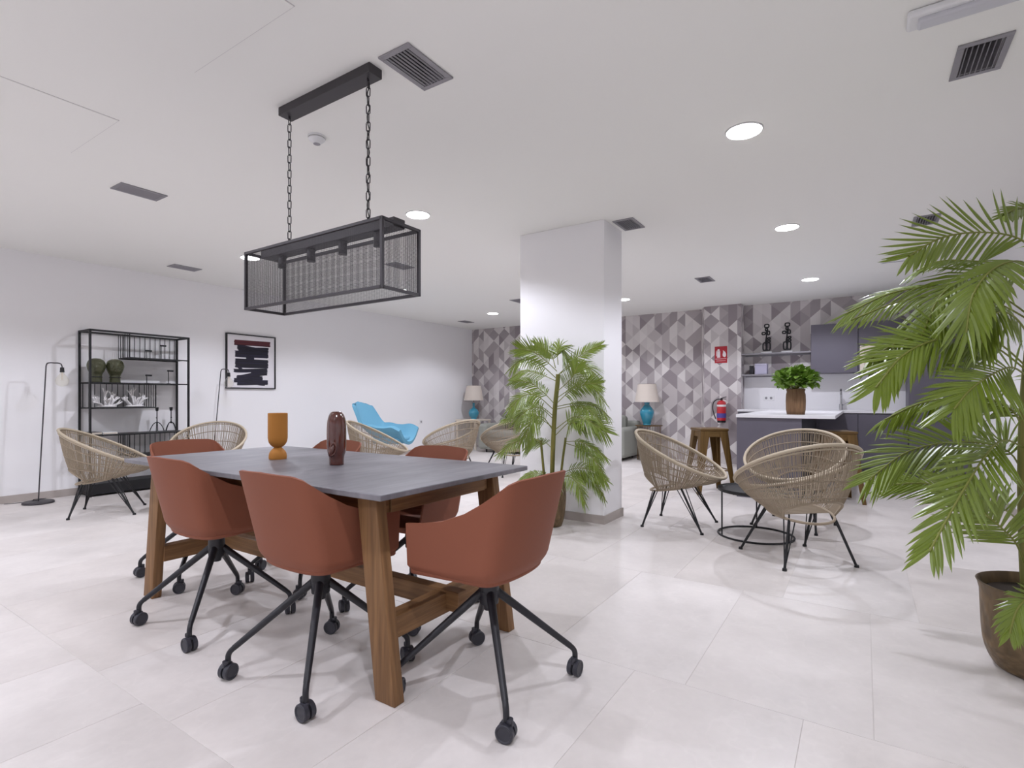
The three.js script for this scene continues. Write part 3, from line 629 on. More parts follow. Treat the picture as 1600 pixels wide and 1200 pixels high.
{ // floor lamps by the wall
  function lamp(x, zb, zt, zend, top, label) {
    const l = thing('floor_lamp', label, 'floor lamp', [x, 0, zb], 0, 'black arched floor lamps');
    const a = zt - zb, e = zend - zb, r = 0.035;
    part('base', lathe([[0, 0], [0.13, 0], [0.132, 0.006], [0.13, 0.02], [0.12, 0.024], [0, 0.024]], 36), M.gunmetal, l);
    part('pole', merge([bar(V(0, 0.02, 0), V(0, top - r, a), 0.006, 0.006, 8), pipe([V(0, top - r, a), V(0, top - 0.008, a - 0.01), V(0, top, a - r), V(0, top, (a + e) / 2), V(0, top, e + r), V(0, top - 0.008, e + 0.01), V(0, top - r, e)], 0.006, 40, 8, false, 0.3), bar(V(0, top - r, e), V(0, top - 0.05, e), 0.006, 0.006, 8)]), M.gunmetal, l);
    part('socket', merge([cyl(0.017, 0.02, 0.05, 0, top - 0.07, e, 18), cyl(0.021, 0.021, 0.006, 0, top - 0.095, e, 18)]), M.black, l);
    const bulb = part('bulb', lathe(profile([[0.014, 0], [0.02, -0.02], [0.05, -0.065], [0.06, -0.1], [0.048, -0.14], [0.02, -0.158], [0, -0.16]], 30), 28).translate(0, top - 0.09, e), M.glass, l, 'clear glass bulb, unlit');
    part('filament', merge([bar(V(0, -0.002, 0), V(0, -0.06, 0), 0.006, 0.003, 8), pipe([V(-0.015, -0.06, 0), V(-0.008, -0.1, 0.006), V(0, -0.065, 0), V(0.008, -0.1, -0.006), V(0.015, -0.06, 0)], 0.0015, 24, 5)]).translate(0, top - 0.09, e), M.cream, bulb);
    part('cord', pipe([V(0.0, 0.03, 0.012), V(0.03, 0.05, 0.05), V(0.02, 0.045, -0.05), V(-0.04, 0.035, -0.06), V(-0.06, 0.028, 0.02), V(-0.16, 0.005, 0.08), V(-0.2, 0.005, 0.22)], 0.0028, 50, 6), M.gunmetal, l, 'coiled thin dark cord');
  }
  lamp(-7.2, -1.922, -1.985, -2.12, 1.475, 'thin arched floor lamp with clear bulb beside the wire shelf unit');
  lamp(-7.2, -3.69, -3.817, -3.925, 1.49, 'thin arched floor lamp with clear bulb beside the abstract picture');
}

// ---------------------------------------------------------------- blue armchair, sofa, side tables, lamps
{
  const p = at(604, 690, 8.1), c = thing('blue_armchair', 'turquoise upholstered shell armchair with raised back by the white wall', 'armchair', [p.x, 0, p.z], Math.atan2(0.93, -0.36));
  const prof = new THREE.CatmullRomCurve3([V(0, 1.02, -0.52), V(0, 0.95, -0.47), V(0, 0.76, -0.35), V(0, 0.56, -0.22), V(0, 0.44, -0.08), V(0, 0.41, 0.1), V(0, 0.425, 0.26), V(0, 0.40, 0.37)]);
  const f = (u, v) => {
    const q = prof.getPoint(v), e = u * 2 - 1, a = Math.abs(e), w = lerp(0.27, 0.37, smooth(0, 0.45, v)) * (v < 0.1 ? lerp(0.72, 1, Math.sqrt(v / 0.1)) : 1);
    const wing = Math.pow(a, 2.2), arm = 0.25 * smooth(0.28, 0.6, v) * (1 - 0.12 * smooth(0.8, 1, v));
    return V(e * w, q.y + wing * arm, q.z + wing * 0.07 * (1 - smooth(0.1, 0.7, v)));
  };
  part('shell', sheet(f, 40, 60, 0.05), M.blue, c, 'turquoise padded shell');
  part('seat_cushion', rbox(0.52, 0.1, 0.46, 0.048, 0, 0.47, 0.1, 5), M.blue, c);
  part('pedestal', merge([cyl(0.03, 0.03, 0.3, 0, 0.19, 0.05, 16), cyl(0.12, 0.2, 0.02, 0, 0.33, 0.05, 24)]), M.black, c, 'black swivel pedestal');
  for (let k = 0; k < 4; k++) { const a = Math.PI / 4 + k * Math.PI / 2; part('foot', bar(V(0, 0.05, 0.05), V(0.28 * Math.cos(a), 0.012, 0.05 + 0.28 * Math.sin(a)), 0.016, 0.011, 8), M.black, c); }
}
{
  const s = thing('sofa', 'long low grey-green fabric sofa along the patterned wall', 'sofa', [-5.0, 0, -9.1]);
  const W = 1.56;
  part('base', rspan(-W, W, 0.06, 0.3, -0.45, 0.38, 0.03, 3), M.sofa, s);
  for (let k = 0; k < 3; k++) { const x0 = -W + 0.2 + k * (2 * W - 0.4) / 3, x1 = x0 + (2 * W - 0.4) / 3 - 0.01; part('seat_cushion', rspan(x0, x1, 0.3, 0.45, -0.25, 0.42, 0.05, 4), M.sofa, s); part('back_cushion', rbox(x1 - x0, 0.36, 0.18, 0.06, 0, 0, 0, 4).rotateX(-0.16).translate((x0 + x1) / 2, 0.6, -0.28), M.sofa, s); }
  part('backrest', rspan(-W, W, 0.25, 0.68, -0.5, -0.34, 0.05, 4), M.sofa, s);
  for (const x of [-W, W]) part('armrest', rspan(x - 0.11 + (x > 0 ? -0.1 : 0.1), x + 0.11 + (x > 0 ? -0.1 : 0.1), 0.06, 0.58, -0.5, 0.43, 0.07, 4), M.sofa, s);
  for (const x of [-W + 0.15, W - 0.15]) for (const z of [-0.4, 0.32]) part('foot', cyl(0.02, 0.016, 0.06, x, 0.03, z, 12), M.black, s);
  const cu = thing('cushion', 'dark maroon square cushion standing on the grey sofa by its armrest', 'cushion', [-3.85, 0.45, -9.12], -0.15);
  part('cover', rbox(0.36, 0.34, 0.12, 0.058, 0, 0.165, 0, 5).rotateX(-0.18), std({ color: new THREE.Color().setRGB(0.06, 0.018, 0.025), roughness: 0.95 }), cu);
  const cg = thing('cushion', 'dark grey square cushion standing on the grey sofa near the blue lamp corner', 'cushion', [-6.0, 0.45, -9.12], 0.15);
  part('cover', rbox(0.36, 0.34, 0.12, 0.058, 0, 0.165, 0, 5).rotateX(-0.18), M.blackSoft, cg);
}
{ // side tables with lamps
  const t = thing('side_table', 'pale square side table in the corner under a blue table lamp', 'table', [-7.15, 0, -9.3]);
  part('top', rspan(-0.28, 0.28, 0.6, 0.635, -0.28, 0.28, 0.006), M.cream, t); for (const x of [-0.25, 0.25]) for (const z of [-0.25, 0.25]) part('leg', rspan(x - 0.018, x + 0.018, 0, 0.6, z - 0.018, z + 0.018, 0.003), M.cream, t);
  const w = thing('wire_side_table', 'slender brass wire side table carrying the lamp behind the wicker chair', 'table', [-3.2, 0, -9.3]);
  part('top', cyl(0.24, 0.24, 0.012, 0, 0.609, 0, 40), M.gold, w); part('base_ring', new THREE.TorusGeometry(0.2, 0.006, 8, 40).rotateX(Math.PI / 2).translate(0, 0.0062, 0), M.gold, w);
  for (let k = 0; k < 14; k++) { const a = k / 14 * Math.PI * 2; part('rod', bar(V(0.2 * Math.cos(a), 0.006, 0.2 * Math.sin(a)), V(0.2 * Math.cos(a), 0.604, 0.2 * Math.sin(a)), 0.0045, 0.0045, 6), M.gold, w); }
  function lamp(x, y, z, label, neck) {
    const l = thing('table_lamp', label, 'table lamp', [x, y, z], 0, 'blue table lamps');
    part('base', lathe([[0, 0], [0.07, 0], [0.072, 0.012], ...profile(neck ? [[0.06, 0.02], [0.1, 0.08], [0.115, 0.15], [0.08, 0.22], [0.03, 0.26], [0.026, 0.36]] : [[0.065, 0.02], [0.085, 0.08], [0.122, 0.2], [0.118, 0.27], [0.07, 0.335], [0.045, 0.37], [0.05, 0.41]], 30), [0, neck ? 0.36 : 0.41]], 36), M.teal, l, 'glossy turquoise ceramic base');
    part('stem', cyl(0.008, 0.008, 0.14, 0, 0.45, 0, 10), M.gold, l);
    const sh = part('shade', lathe([[0.215, 0.415], [0.16, 0.735], [0.157, 0.735], [0.212, 0.415]], 44), phys({ color: new THREE.Color().setRGB(0.86, 0.78, 0.70), roughness: 0.9, transmission: 0.25, thickness: 0, side: THREE.DoubleSide }), l, 'cream fabric shade');
    part('shade_ring', merge([new THREE.TorusGeometry(0.158, 0.003, 6, 40).rotateX(Math.PI / 2).translate(0, 0.735, 0), bar(V(-0.158, 0.72, 0), V(0.158, 0.72, 0), 0.002, 0.002, 6)]), M.gold, sh);
  }
  lamp(-7.14, 0.635, -9.3, 'turquoise ceramic lamp with cream shade on the pale corner side table', true);
  lamp(-3.235, 0.615, -9.3, 'turquoise ceramic lamp with cream shade beside the column, behind a wicker chair', false);
}
{ // socket on the left wall
  const s = thing('wall_socket', 'small white power socket low on the white wall beside the blue armchair', 'socket', [XL, 0.62, -7.98], Math.PI / 2);
  part('plate', rspan(-0.04, 0.04, -0.04, 0.04, 0, 0.008, 0.003), M.white, s); part('recess', cyl(0.02, 0.02, 0.003, 0, 0, 0, 18).rotateX(Math.PI / 2).translate(0, 0, 0.008), M.grille, s);
}

// ---------------------------------------------------------------- kitchen
const CT = 0.92;
{
  const gap = 0.0025;
  function door(x0, x1, y0, y1, z, parent, handle) { const d = part('door', rspan(x0 + gap, x1 - gap, y0 + gap, y1 - gap, z, z + 0.019, 0.0015, 1), M.cabinet, parent); return d; }
  const b = thing('base_cabinet', 'grey kitchen base cabinet row along the back wall under the worktop', 'cabinet', [0, 0, -9.37]);
  part('carcass', rspan(-1.67, 0.515, 0.11, CT - 0.035, -0.29, 0.28, 0.002, 1), M.cabinet, b); part('plinth', span(-1.67, 0.515, 0, 0.11, -0.29, 0.23), M.cabinet, b);
  for (const [x0, x1] of [[-1.67, -1.18], [-0.54, -0.06], [-0.06, 0.515]]) door(x0, x1, 0.115, CT - 0.05, 0.281, b);
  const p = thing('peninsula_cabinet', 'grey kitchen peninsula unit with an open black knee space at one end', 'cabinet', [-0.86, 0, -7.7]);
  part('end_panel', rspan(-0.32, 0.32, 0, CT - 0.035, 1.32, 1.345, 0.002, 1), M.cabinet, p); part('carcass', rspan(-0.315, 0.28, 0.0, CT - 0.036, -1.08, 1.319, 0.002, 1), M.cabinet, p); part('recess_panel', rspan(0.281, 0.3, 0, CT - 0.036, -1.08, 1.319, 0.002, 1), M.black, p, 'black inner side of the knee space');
  const w = thing('worktop', 'white L-shaped kitchen worktop over the peninsula and the back cabinets', 'worktop', [0, CT, -9.37]);
  part('back_run', rspan(-1.675, 0.517, -0.035, 0, -0.298, 0.31, 0.003), M.counter, w); part('peninsula_run', rspan(-1.185, -0.235, -0.035, 0, 0.311, 3.035, 0.003), M.counter, w);
  const u = thing('wall_cabinet', 'plain grey kitchen wall cabinet beside the open shelves', 'cabinet', [-0.365, 1.478, -9.5]);
  part('carcass', rspan(-0.303, 0.302, 0, 0.742, -0.168, 0.15, 0.002, 1), M.cabinet, u); part('door', rspan(-0.3, 0.3, 0.003, 0.739, 0.151, 0.17, 0.0015, 1), M.cabinet, u);
  const m = thing('wall_cabinet', 'grey kitchen wall cabinet above the built-in microwave', 'cabinet', [0.228, 1.478, -9.5]);
  part('carcass', merge([rspan(-0.286, 0.286, 0.4, 0.742, -0.168, 0.15, 0.002, 1), rspan(-0.288, -0.272, 0, 0.4, -0.168, 0.15, 0.001, 1), rspan(0.272, 0.288, 0, 0.4, -0.168, 0.15, 0.001, 1)]), M.cabinet, m); part('door', rspan(-0.283, 0.283, 0.403, 0.739, 0.151, 0.17, 0.0015, 1), M.cabinet, m);
  const mw = thing('microwave', 'built-in microwave with a pale frame and black glass window', 'microwave', [0.228, 1.48, -9.5]);
  part('body', rspan(-0.268, 0.268, 0, 0.39, -0.15, 0.14, 0.003), M.grille, mw); 
  for (const [x0, x1, y0, y1] of [[-0.268, 0.268, 0, 0.045], [-0.268, 0.268, 0.345, 0.39], [-0.268, -0.21, 0.045, 0.345], [0.21, 0.268, 0.045, 0.345]]) part('trim_bar', rspan(x0, x1, y0, y1, 0.14, 0.165, 0.003), M.cream, mw);
  part('door', rspan(-0.205, 0.205, 0.05, 0.34, 0.14, 0.168, 0.004), M.cream, mw); part('window', rspan(-0.16, 0.1, 0.09, 0.3, 0.168, 0.171, 0.001, 1), M.brownGlaze, mw, 'black glass window');
  const t = thing('tall_cabinet', 'tall grey kitchen cabinet between the worktop and the side wall', 'cabinet', [0.847, 0, -9.37]);
  part('carcass', rspan(-0.326, 0.328, 0.11, 2.22, -0.29, 0.28, 0.002, 1), M.cabinet, t); part('plinth', span(-0.326, 0.328, 0, 0.11, -0.29, 0.23), M.cabinet, t);
  door(-0.326, 0.328, 0.115, CT, 0.281, t); door(-0.326, 0.328, CT, 2.215, 0.281, t);
  const bs = structure('trim_1', rspan(-1.678, 0.52, CT, 1.474, ZB, ZB + 0.008, 0.001, 1), M.counter); bs.name = 'trim_1';
  for (const [y, lab] of [[1.487, 'lower grey wall shelf level with the kitchen cabinet bottoms'], [1.83, 'upper grey wall shelf under the black figures']]) {
    const s = thing('wall_shelf', lab, 'shelf', [-1.174, y, -9.54]); part('board', rspan(-0.5, 0.5, -0.022, 0, -0.125, 0.12, 0.002), M.grille, s); part('cleat', rspan(-0.48, 0.48, -0.04, -0.022, -0.128, -0.11, 0.001), M.grille, s);
  }
  const so = thing('double_socket', 'white double power socket on the kitchen splashback', 'socket', [-1.3, 1.1, ZB + 0.008]);
  part('plate', rspan(-0.08, 0.08, -0.04, 0.04, 0, 0.008, 0.003), M.white, so); for (const x of [-0.037, 0.037]) part('recess', cyl(0.02, 0.02, 0.003, 0, 0, 0, 18).rotateX(Math.PI / 2).translate(x, 0, 0.008), M.grille, so);
  const fa = thing('faucet', 'chrome kitchen faucet standing on the white worktop', 'faucet', [-0.28, CT, -9.52]);
  part('spout', pipe([V(0, 0, 0), V(0, 0.18, 0), V(0, 0.28, 0.01), V(0, 0.31, 0.05), V(0, 0.28, 0.11), V(0, 0.24, 0.12)], 0.014, 30, 12), M.chrome, fa); part('body', cyl(0.024, 0.026, 0.09, 0, 0.045, 0, 18), M.chrome, fa); part('lever', bar(V(0.02, 0.07, 0), V(0.1, 0.12, 0.01), 0.009, 0.006, 10), M.chrome, fa);
}
{ // black open-work figures on the upper shelf
  const r = 0.0105, g = [];
  const ringAt = (x, y, w, h) => { const p = []; for (let i = 0; i < 14; i++) { const a = i / 14 * Math.PI * 2, cx = Math.sign(Math.cos(a)) * Math.pow(Math.abs(Math.cos(a)), 0.6), cy = Math.sign(Math.sin(a)) * Math.pow(Math.abs(Math.sin(a)), 0.6); p.push(V(x + cx * w, y + cy * h, 0)); } return pipe(p, r, 40, 7, true); };
  g.push(ringAt(-0.028, 0.085, 0.024, 0.06), ringAt(0.03, 0.085, 0.024, 0.06), bar(V(0.0, 0.02, 0), V(0.0, 0.36, 0), 0.012, 0.01, 8), bar(V(-0.016, 0.14, 0.01), V(0.012, 0.34, 0.01), 0.009, 0.009, 8),
    ringAt(0.036, 0.17, 0.018, 0.014), ringAt(0.036, 0.215, 0.018, 0.014), ringAt(0.03, 0.305, 0.016, 0.03), ringAt(-0.042, 0.3, 0.024, 0.018), ringAt(0.0, 0.36, 0.016, 0.02), ringAt(0.004, 0.42, 0.032, 0.026), bar(V(-0.05, 0.025, 0), V(0.055, 0.025, 0), 0.01, 0.01, 8));
  const f = thing('loop_figure', 'black open-work loop figure on a white base nearest the papered pier', 'ornament', [-1.315, 1.83, -9.53], 0, 'black loop figures');
  part('figure', merge(g).translate(0, 0.025, 0), M.black, f); part('base', rspan(-0.08, 0.08, 0, 0.025, -0.035, 0.035, 0.003), M.white, f);
  copyOf(f, 'black open-work loop figure on a white base nearest the grey wall cabinet', [-1.015, 1.83, -9.53], 0, 'black loop figures');
  const a = thing('spice_tin', 'small dark upright tin on the lower kitchen wall shelf', 'tin', [-1.54, 1.487, -9.54]); part('body', rspan(-0.03, 0.03, 0, 0.13, -0.03, 0.03, 0.004), M.blackSoft, a); part('lid', rspan(-0.031, 0.031, 0.13, 0.145, -0.031, 0.031, 0.003), M.black, a);
  const c = thing('storage_box', 'pale lilac box on the lower kitchen wall shelf', 'box', [-1.39, 1.487, -9.54]); part('body', rspan(-0.09, 0.09, 0, 0.15, -0.08, 0.08, 0.006), std({ color: new THREE.Color().setRGB(0.45, 0.43, 0.55), roughness: 0.8 }), c); part('lid', rspan(-0.093, 0.093, 0.15, 0.175, -0.083, 0.083, 0.006), std({ color: new THREE.Color().setRGB(0.48, 0.46, 0.57), roughness: 0.8 }), c);
}
{ // fire sign and extinguisher on the pier
  const tex = canvasTex(256, 384, (g, w, h) => {
    g.fillStyle = '#b3202f'; g.fillRect(0, 0, w, h); g.fillStyle = '#f0e6e8';
    g.fillRect(48, 110, 66, 150); g.fillRect(60, 60, 40, 36); g.fillRect(30, 112, 12, 110); g.fillRect(38, 92, 70, 12);                     // cylinder, valve, hose
    g.beginPath(); g.moveTo(190, 250); g.bezierCurveTo(130, 200, 190, 160, 170, 90); g.bezierCurveTo(240, 130, 250, 210, 214, 254); g.fill();   // flame
    g.fillRect(14, 284, w - 28, 10); g.fillRect(30, 330, w - 60, 8);
  });
  const s = thing('fire_sign', 'red fire extinguisher sign on the patterned pier', 'sign', [-1.998, 1.69, -9.42]);
  part('board', rspan(-0.1, 0.1, 0, 0.28, 0, 0.004, 0.001, 1), M.red, s); part('print', new THREE.PlaneGeometry(0.198, 0.278).translate(0, 0.14, 0.0045), std({ map: tex, roughness: 0.4 }), s, 'white pictogram on red');
  const e = thing('fire_extinguisher', 'red fire extinguisher with black hose hung on the patterned pier', 'fire extinguisher', [-1.97, 0.69, -9.325]);
  const band = (y0, y1, c) => std({ color: new THREE.Color().setRGB(...c), roughness: 0.4 });
  part('cylinder', lathe([[0, 0.03], ...profile([[0.06, 0.03], [0.072, 0.045], [0.073, 0.1], [0.073, 0.3], [0.06, 0.345], [0.025, 0.37]], 30), [0, 0.375]], 36), M.red, e);
  part('foot_ring', cyl(0.068, 0.066, 0.035, 0, 0.02, 0, 32), M.black, e); 
  part('label', cyl(0.0738, 0.0738, 0.1, 0, 0.25, 0, 36), M.white, e, 'white paper label'); part('lower_label', cyl(0.0738, 0.0738, 0.075, 0, 0.12, 0, 36), std({ color: new THREE.Color().setRGB(0.09, 0.07, 0.33), roughness: 0.5 }), e, 'blue printed band');
  part('valve', merge([cyl(0.018, 0.02, 0.04, 0, 0.385, 0, 16), bar(V(-0.01, 0.405, 0), V(0.08, 0.43, 0.01), 0.008, 0.006, 8), bar(V(-0.01, 0.395, 0), V(0.075, 0.395, 0.01), 0.006, 0.005, 8)]), M.black, e);
  part('hose', pipe([V(-0.01, 0.39, 0.01), V(-0.07, 0.385, 0.02), V(-0.125, 0.33, 0.02), V(-0.135, 0.23, 0.02), V(-0.11, 0.13, 0.02), V(-0.085, 0.06, 0.02)], 0.009, 40, 8), M.black, e, 'black rubber hose');
  part('bracket', rspan(-0.03, 0.03, 0.22, 0.36, -0.095, -0.07, 0.003), M.red, e);
}
{ // bar stools
  const H = 0.75;
  const st = thing('bar_stool', 'backless bar stool with splayed bronze legs below the fire extinguisher', 'stool', [-1.51, 0, -6.5], 0.62, 'bronze bar stools');
  part('seat', metric(rbox(0.33, 0.03, 0.33, 0.012, 0, H - 0.015, 0, 3), 'x'), M.gold, st);
  part('seat_skirt', metric(merge([0, 1, 2, 3].map(k => { const g = rbox(0.29, 0.07, 0.012, 0.004, 0, H - 0.062, 0.148); return g.rotateY(k * Math.PI / 2); })), 'x'), M.gold, st);
  for (const sx of [-1, 1]) for (const sz of [-1, 1]) {
    const n = 8, f = (u, v) => { const w = lerp(0.1, 0.034, Math.pow(v, 0.8)), y = lerp(H - 0.03, 0, v), ox = lerp(0.15, 0.215, v), e = (u * 2 - 1); return e < 0 ? V(sx * (ox + e * w), y, sz * ox) : V(sx * ox, y, sz * (ox - e * w)); };
    const g = sheet(f, 10, n, sx * sz > 0 ? 0.006 : -0.006); part('leg', metric(g, 'y', sx * 0.1, sz * 0.2), M.gold, st);
  }
  part('foot_rail', merge([0, 1, 2, 3].map(k => bar(V(-0.185, 0.27, 0.185), V(0.185, 0.27, 0.185), 0.007, 0.007, 8).rotateY(k * Math.PI / 2))), M.gold, st);
  copyOf(st, 'backless bar stool tucked under the open end of the peninsula worktop', [-0.25, 0, -6.7], 0.35, 'bronze bar stools');
}

// ---------------------------------------------------------------- plants
// a feather palm frond: control points of the midrib, leaflet length, width, number of pairs;
// face turns the blade from lying flat towards the open room, droop bends leaflets downwards; limit keeps blades clear of a wall
function frondGeometry(ctrl, o, seed, limit) {
  const r = rng(seed), curve = new THREE.CatmullRomCurve3(ctrl, false, 'catmullrom', 0.5), pos = [], n = o.pairs;
  const out = (p) => { if (limit) limit(p); pos.push(p.x, p.y, p.z); };
  for (let k = 0; k < n; k++) for (const side of [-1, 1]) {
    const t = o.start + (1 - o.start) * (k + 0.5 + (r() - 0.5) * 0.3) / n, p = curve.getPoint(t), T = curve.getTangent(t);
    const up = V(0, 1, 0).addScaledVector(T, -T.y).normalize(), out2 = o.open.clone().addScaledVector(T, -T.dot(o.open)).normalize();
    const N = up.multiplyScalar(1 - o.face).addScaledVector(out2, o.face).addScaledVector(T, 0).normalize(), S = T.clone().cross(N).normalize();
    const q = (t - o.start) / (1 - o.start), shape = Math.pow(Math.sin(Math.PI * clamp(0.16 + 0.78 * q, 0, 1)), 0.6);
    const L = o.len * (0.35 + 0.65 * shape) * (0.88 + r() * 0.2), ang = lerp(1.05, 0.38, q) + (r() - 0.5) * 0.12, w = o.width * (0.8 + 0.3 * r());
    const D = S.clone().multiplyScalar(side * Math.sin(ang)).addScaledVector(T, Math.cos(ang)).addScaledVector(N, o.lift + (r() - 0.5) * 0.12).normalize();
    const B = D.clone().cross(N).normalize(), m = 4, rows = [];
    for (let i = 0; i <= m; i++) {
      const s = i / m, c = p.clone().addScaledVector(D, L * s); c.y -= o.droop * L * s * s * (0.8 + 0.4 * r() * (i ? 1 : 0));
      const ww = w * 0.5 * Math.pow(Math.sin(Math.PI * clamp(0.14 + s * 0.86, 0, 1)), 0.75);
      const fold = N.clone().multiplyScalar(-ww * 0.55);
      rows.push([c.clone().addScaledVector(B, -ww).add(fold), c, c.clone().addScaledVector(B, ww).add(fold)]);
    }
    for (let i = 0; i < m; i++) for (let j = 0; j < 2; j++) { const a = rows[i][j], b = rows[i][j + 1], c = rows[i + 1][j], d = rows[i + 1][j + 1]; for (const v of [a, b, d, a, d, c]) out(v.clone()); }
  }
  const g = new THREE.BufferGeometry(); g.setAttribute('position', new THREE.Float32BufferAttribute(pos, 3)); g.computeVertexNormals();
  const rib = new THREE.TubeGeometry(curve, 22, o.rib || 0.0035, 6, false);
  if (limit) { const a = rib.attributes.position, v = V(0, 0, 0); for (let i = 0; i < a.count; i++) { v.fromBufferAttribute(a, i); limit(v); a.setXYZ(i, v.x, v.y, v.z); } }
  return [clean(g), rib];
}
function addFrond(plant, pts, depths, o, seed, limit) {
  const base = plant.position; o.open = V(-base.x, 0, -base.z).normalize(); const ctrl = pts.map(([x, y], i) => at(x, y, depths[i]).sub(base));
  const [leaf, rib] = frondGeometry(ctrl, o, seed, limit && (v => { v.add(base); limit(v); v.sub(base); }));
  const f = part('frond', leaf, M.palmLeaf, plant); part('rib', rib, M.stem, f);
}
function pot(plant, prof, mat, soilY, soilR) {
  part('pot', lathe(prof, 44), mat, plant, 'hammered bronze-coloured pot'); part('soil', cyl(soilR, soilR, 0.02, 0, soilY, 0, 32), M.soil, plant);
}
{ // large palm at the right edge of the view
  const D = 2.13, c = at(1632, 1060, D), P = thing('potted_palm', 'large artificial palm in a bronze pot standing alone in the open floor', 'plant', [c.x, 0, c.z]);
  pot(P, [[0, 0], ...profile([[0.12, 0], [0.15, 0.006], [0.175, 0.05], [0.19, 0.12], [0.198, 0.3]], 30), [0.206, 0.336], [0.21, 0.342], [0.204, 0.344], [0.192, 0.3], [0.18, 0.1], [0, 0.09]], M.bronze, 0.29, 0.188);
  const tr = (x, y, d = D) => at(x, y, d).sub(P.position);
  part('trunk', pipe([tr(1612, 975), tr(1606, 860), tr(1604, 740), tr(1608, 620), tr(1620, 500), tr(1632, 400)], 0.028, 60, 14), M.trunk, P);
  part('trunk', pipe([tr(1640, 975, 2.2), tr(1650, 850, 2.22), tr(1655, 700, 2.25), tr(1668, 560, 2.28)], 0.014, 40, 10), M.trunk, P);
  const o = (x = {}) => Object.assign({ pairs: 24, len: 0.2, width: 0.0165, start: 0.18, face: 0.5, droop: 0.25, lift: 0, rib: 0.0035 }, x);
  const F = (pts, d, opt, s) => addFrond(P, pts, d, o(opt), s, v => { v.x = Math.min(v.x, XR - 0.01); });
  F([[1626, 400], [1588, 371], [1530, 363], [1470, 372], [1420, 400]], [2.13, 2.12, 2.1, 2.08, 2.06], { face: 0.85, len: 0.21, droop: 0.02, pairs: 20 }, 1);
  F([[1624, 440], [1580, 415], [1520, 408], [1470, 408], [1432, 424]], [2.13, 2.2, 2.28, 2.34, 2.4], { len: 0.13, droop: 0.35, face: 0.25, pairs: 22 }, 2);
  F([[1618, 500], [1560, 462], [1490, 448], [1400, 456], [1322, 490]], [2.13, 2.2, 2.3, 2.4, 2.46], { len: 0.19, droop: 0.25, face: 0.35, pairs: 30 }, 3);
  F([[1616, 505], [1560, 475], [1490, 462], [1410, 470], [1330, 500]], [2.13, 2.16, 2.2, 2.26, 2.3], { len: 0.13, droop: 0.4, face: 0.3, pairs: 26 }, 33);
  F([[1628, 425], [1590, 408], [1550, 422], [1520, 462], [1510, 520]], [2.13, 2.02, 1.92, 1.88, 1.88], { len: 0.17, droop: 0.35, width: 0.022, pairs: 22, face: 0.35 }, 4);
  F([[1620, 470], [1575, 432], [1520, 430], [1470, 462], [1440, 525]], [2.13, 2.1, 2.06, 2.04, 2.03], { len: 0.21, droop: 0.3, pairs: 26, face: 0.5 }, 5);
  F([[1612, 585], [1550, 540], [1480, 528], [1415, 552], [1368, 606]], [2.13, 2.06, 2.0, 1.97, 1.95], { len: 0.2, face: 0.8, droop: 0.05, pairs: 30 }, 6);
  F([[1612, 580], [1550, 530], [1480, 520], [1415, 530], [1360, 560]], [2.13, 2.1, 2.08, 2.06, 2.04], { len: 0.17, face: 0.5, droop: 0.2, pairs: 28 }, 66);
  F([[1608, 590], [1580, 574], [1545, 588], [1515, 610], [1490, 640]], [2.13, 2.0, 1.92, 1.88, 1.86], { len: 0.2, face: 0.85, droop: 0.15, pairs: 26, width: 0.018 }, 7);
  F([[1605, 690], [1580, 640], [1520, 620], [1440, 630], [1382, 656]], [2.13, 2.2, 2.28, 2.34, 2.36], { len: 0.13, droop: 0.6, face: 0.3, pairs: 30 }, 8);
  F([[1600, 740], [1570, 702], [1500, 690], [1420, 705], [1356, 750]], [2.13, 2.24, 2.34, 2.42, 2.46], { len: 0.22, face: 0.65, droop: 0.15, pairs: 28 }, 9);
  F([[1600, 700], [1572, 688], [1545, 705], [1500, 775], [1452, 862]], [2.13, 2.0, 1.92, 1.84, 1.8], { len: 0.18, face: 0.9, droop: 0.08, pairs: 26 }, 10);
  F([[1600, 880], [1588, 850], [1565, 825], [1530, 795], [1486, 752]], [2.13, 2.06, 2.02, 2.0, 1.98], { len: 0.2, face: 0.95, droop: 0.0, pairs: 18, width: 0.022, start: 0.22 }, 11);
  F([[1600, 820], [1560, 790], [1500, 765], [1440, 755], [1384, 758]], [2.13, 2.3, 2.45, 2.55, 2.62], { len: 0.17, face: 0.5, droop: 0.1, pairs: 26 }, 12);
  F([[1665, 960], [1630, 930], [1606, 935], [1588, 955], [1578, 990]], [2.1, 1.98, 1.9, 1.88, 1.88], { len: 0.09, droop: 0.3, pairs: 20, width: 0.016 }, 13);
  F([[1668, 400], [1640, 345], [1615, 328], [1590, 326], [1568, 336]], [2.2, 2.2, 2.18, 2.16, 2.14], { len: 0.1, droop: 0.2, pairs: 16 }, 14);
  F([[1618, 540], [1590, 500], [1565, 487], [1545, 500], [1532, 540]], [2.13, 2.0, 1.92, 1.9, 1.9], { len: 0.13, droop: 0.5, pairs: 16 }, 15);
  // the side turned away from the room
  for (const [dx, dy, dd, y0, s] of [[150, -110, 0.1, 430, 21], [190, -60, 0.3, 500, 22], [170, 20, -0.2, 560, 23], [150, 80, 0.15, 640, 24], [120, 90, -0.25, 720, 25], [60, -150, 0.35, 420, 26], [20, 40, 0.5, 600, 27], [40, 90, 0.5, 700, 28]])
    F([[1620, y0 + 40], [1620 + dx * 0.35, y0 - 20 + dy * 0.2], [1620 + dx * 0.65, y0 - 20 + dy * 0.5], [1620 + dx * 0.85, y0 + dy * 0.8], [1620 + dx, y0 + dy + 20]], [2.15, 2.15 + dd * 0.35, 2.15 + dd * 0.65, 2.15 + dd * 0.85, 2.15 + dd], { len: 0.16, droop: 0.3, pairs: 20 }, s);
}
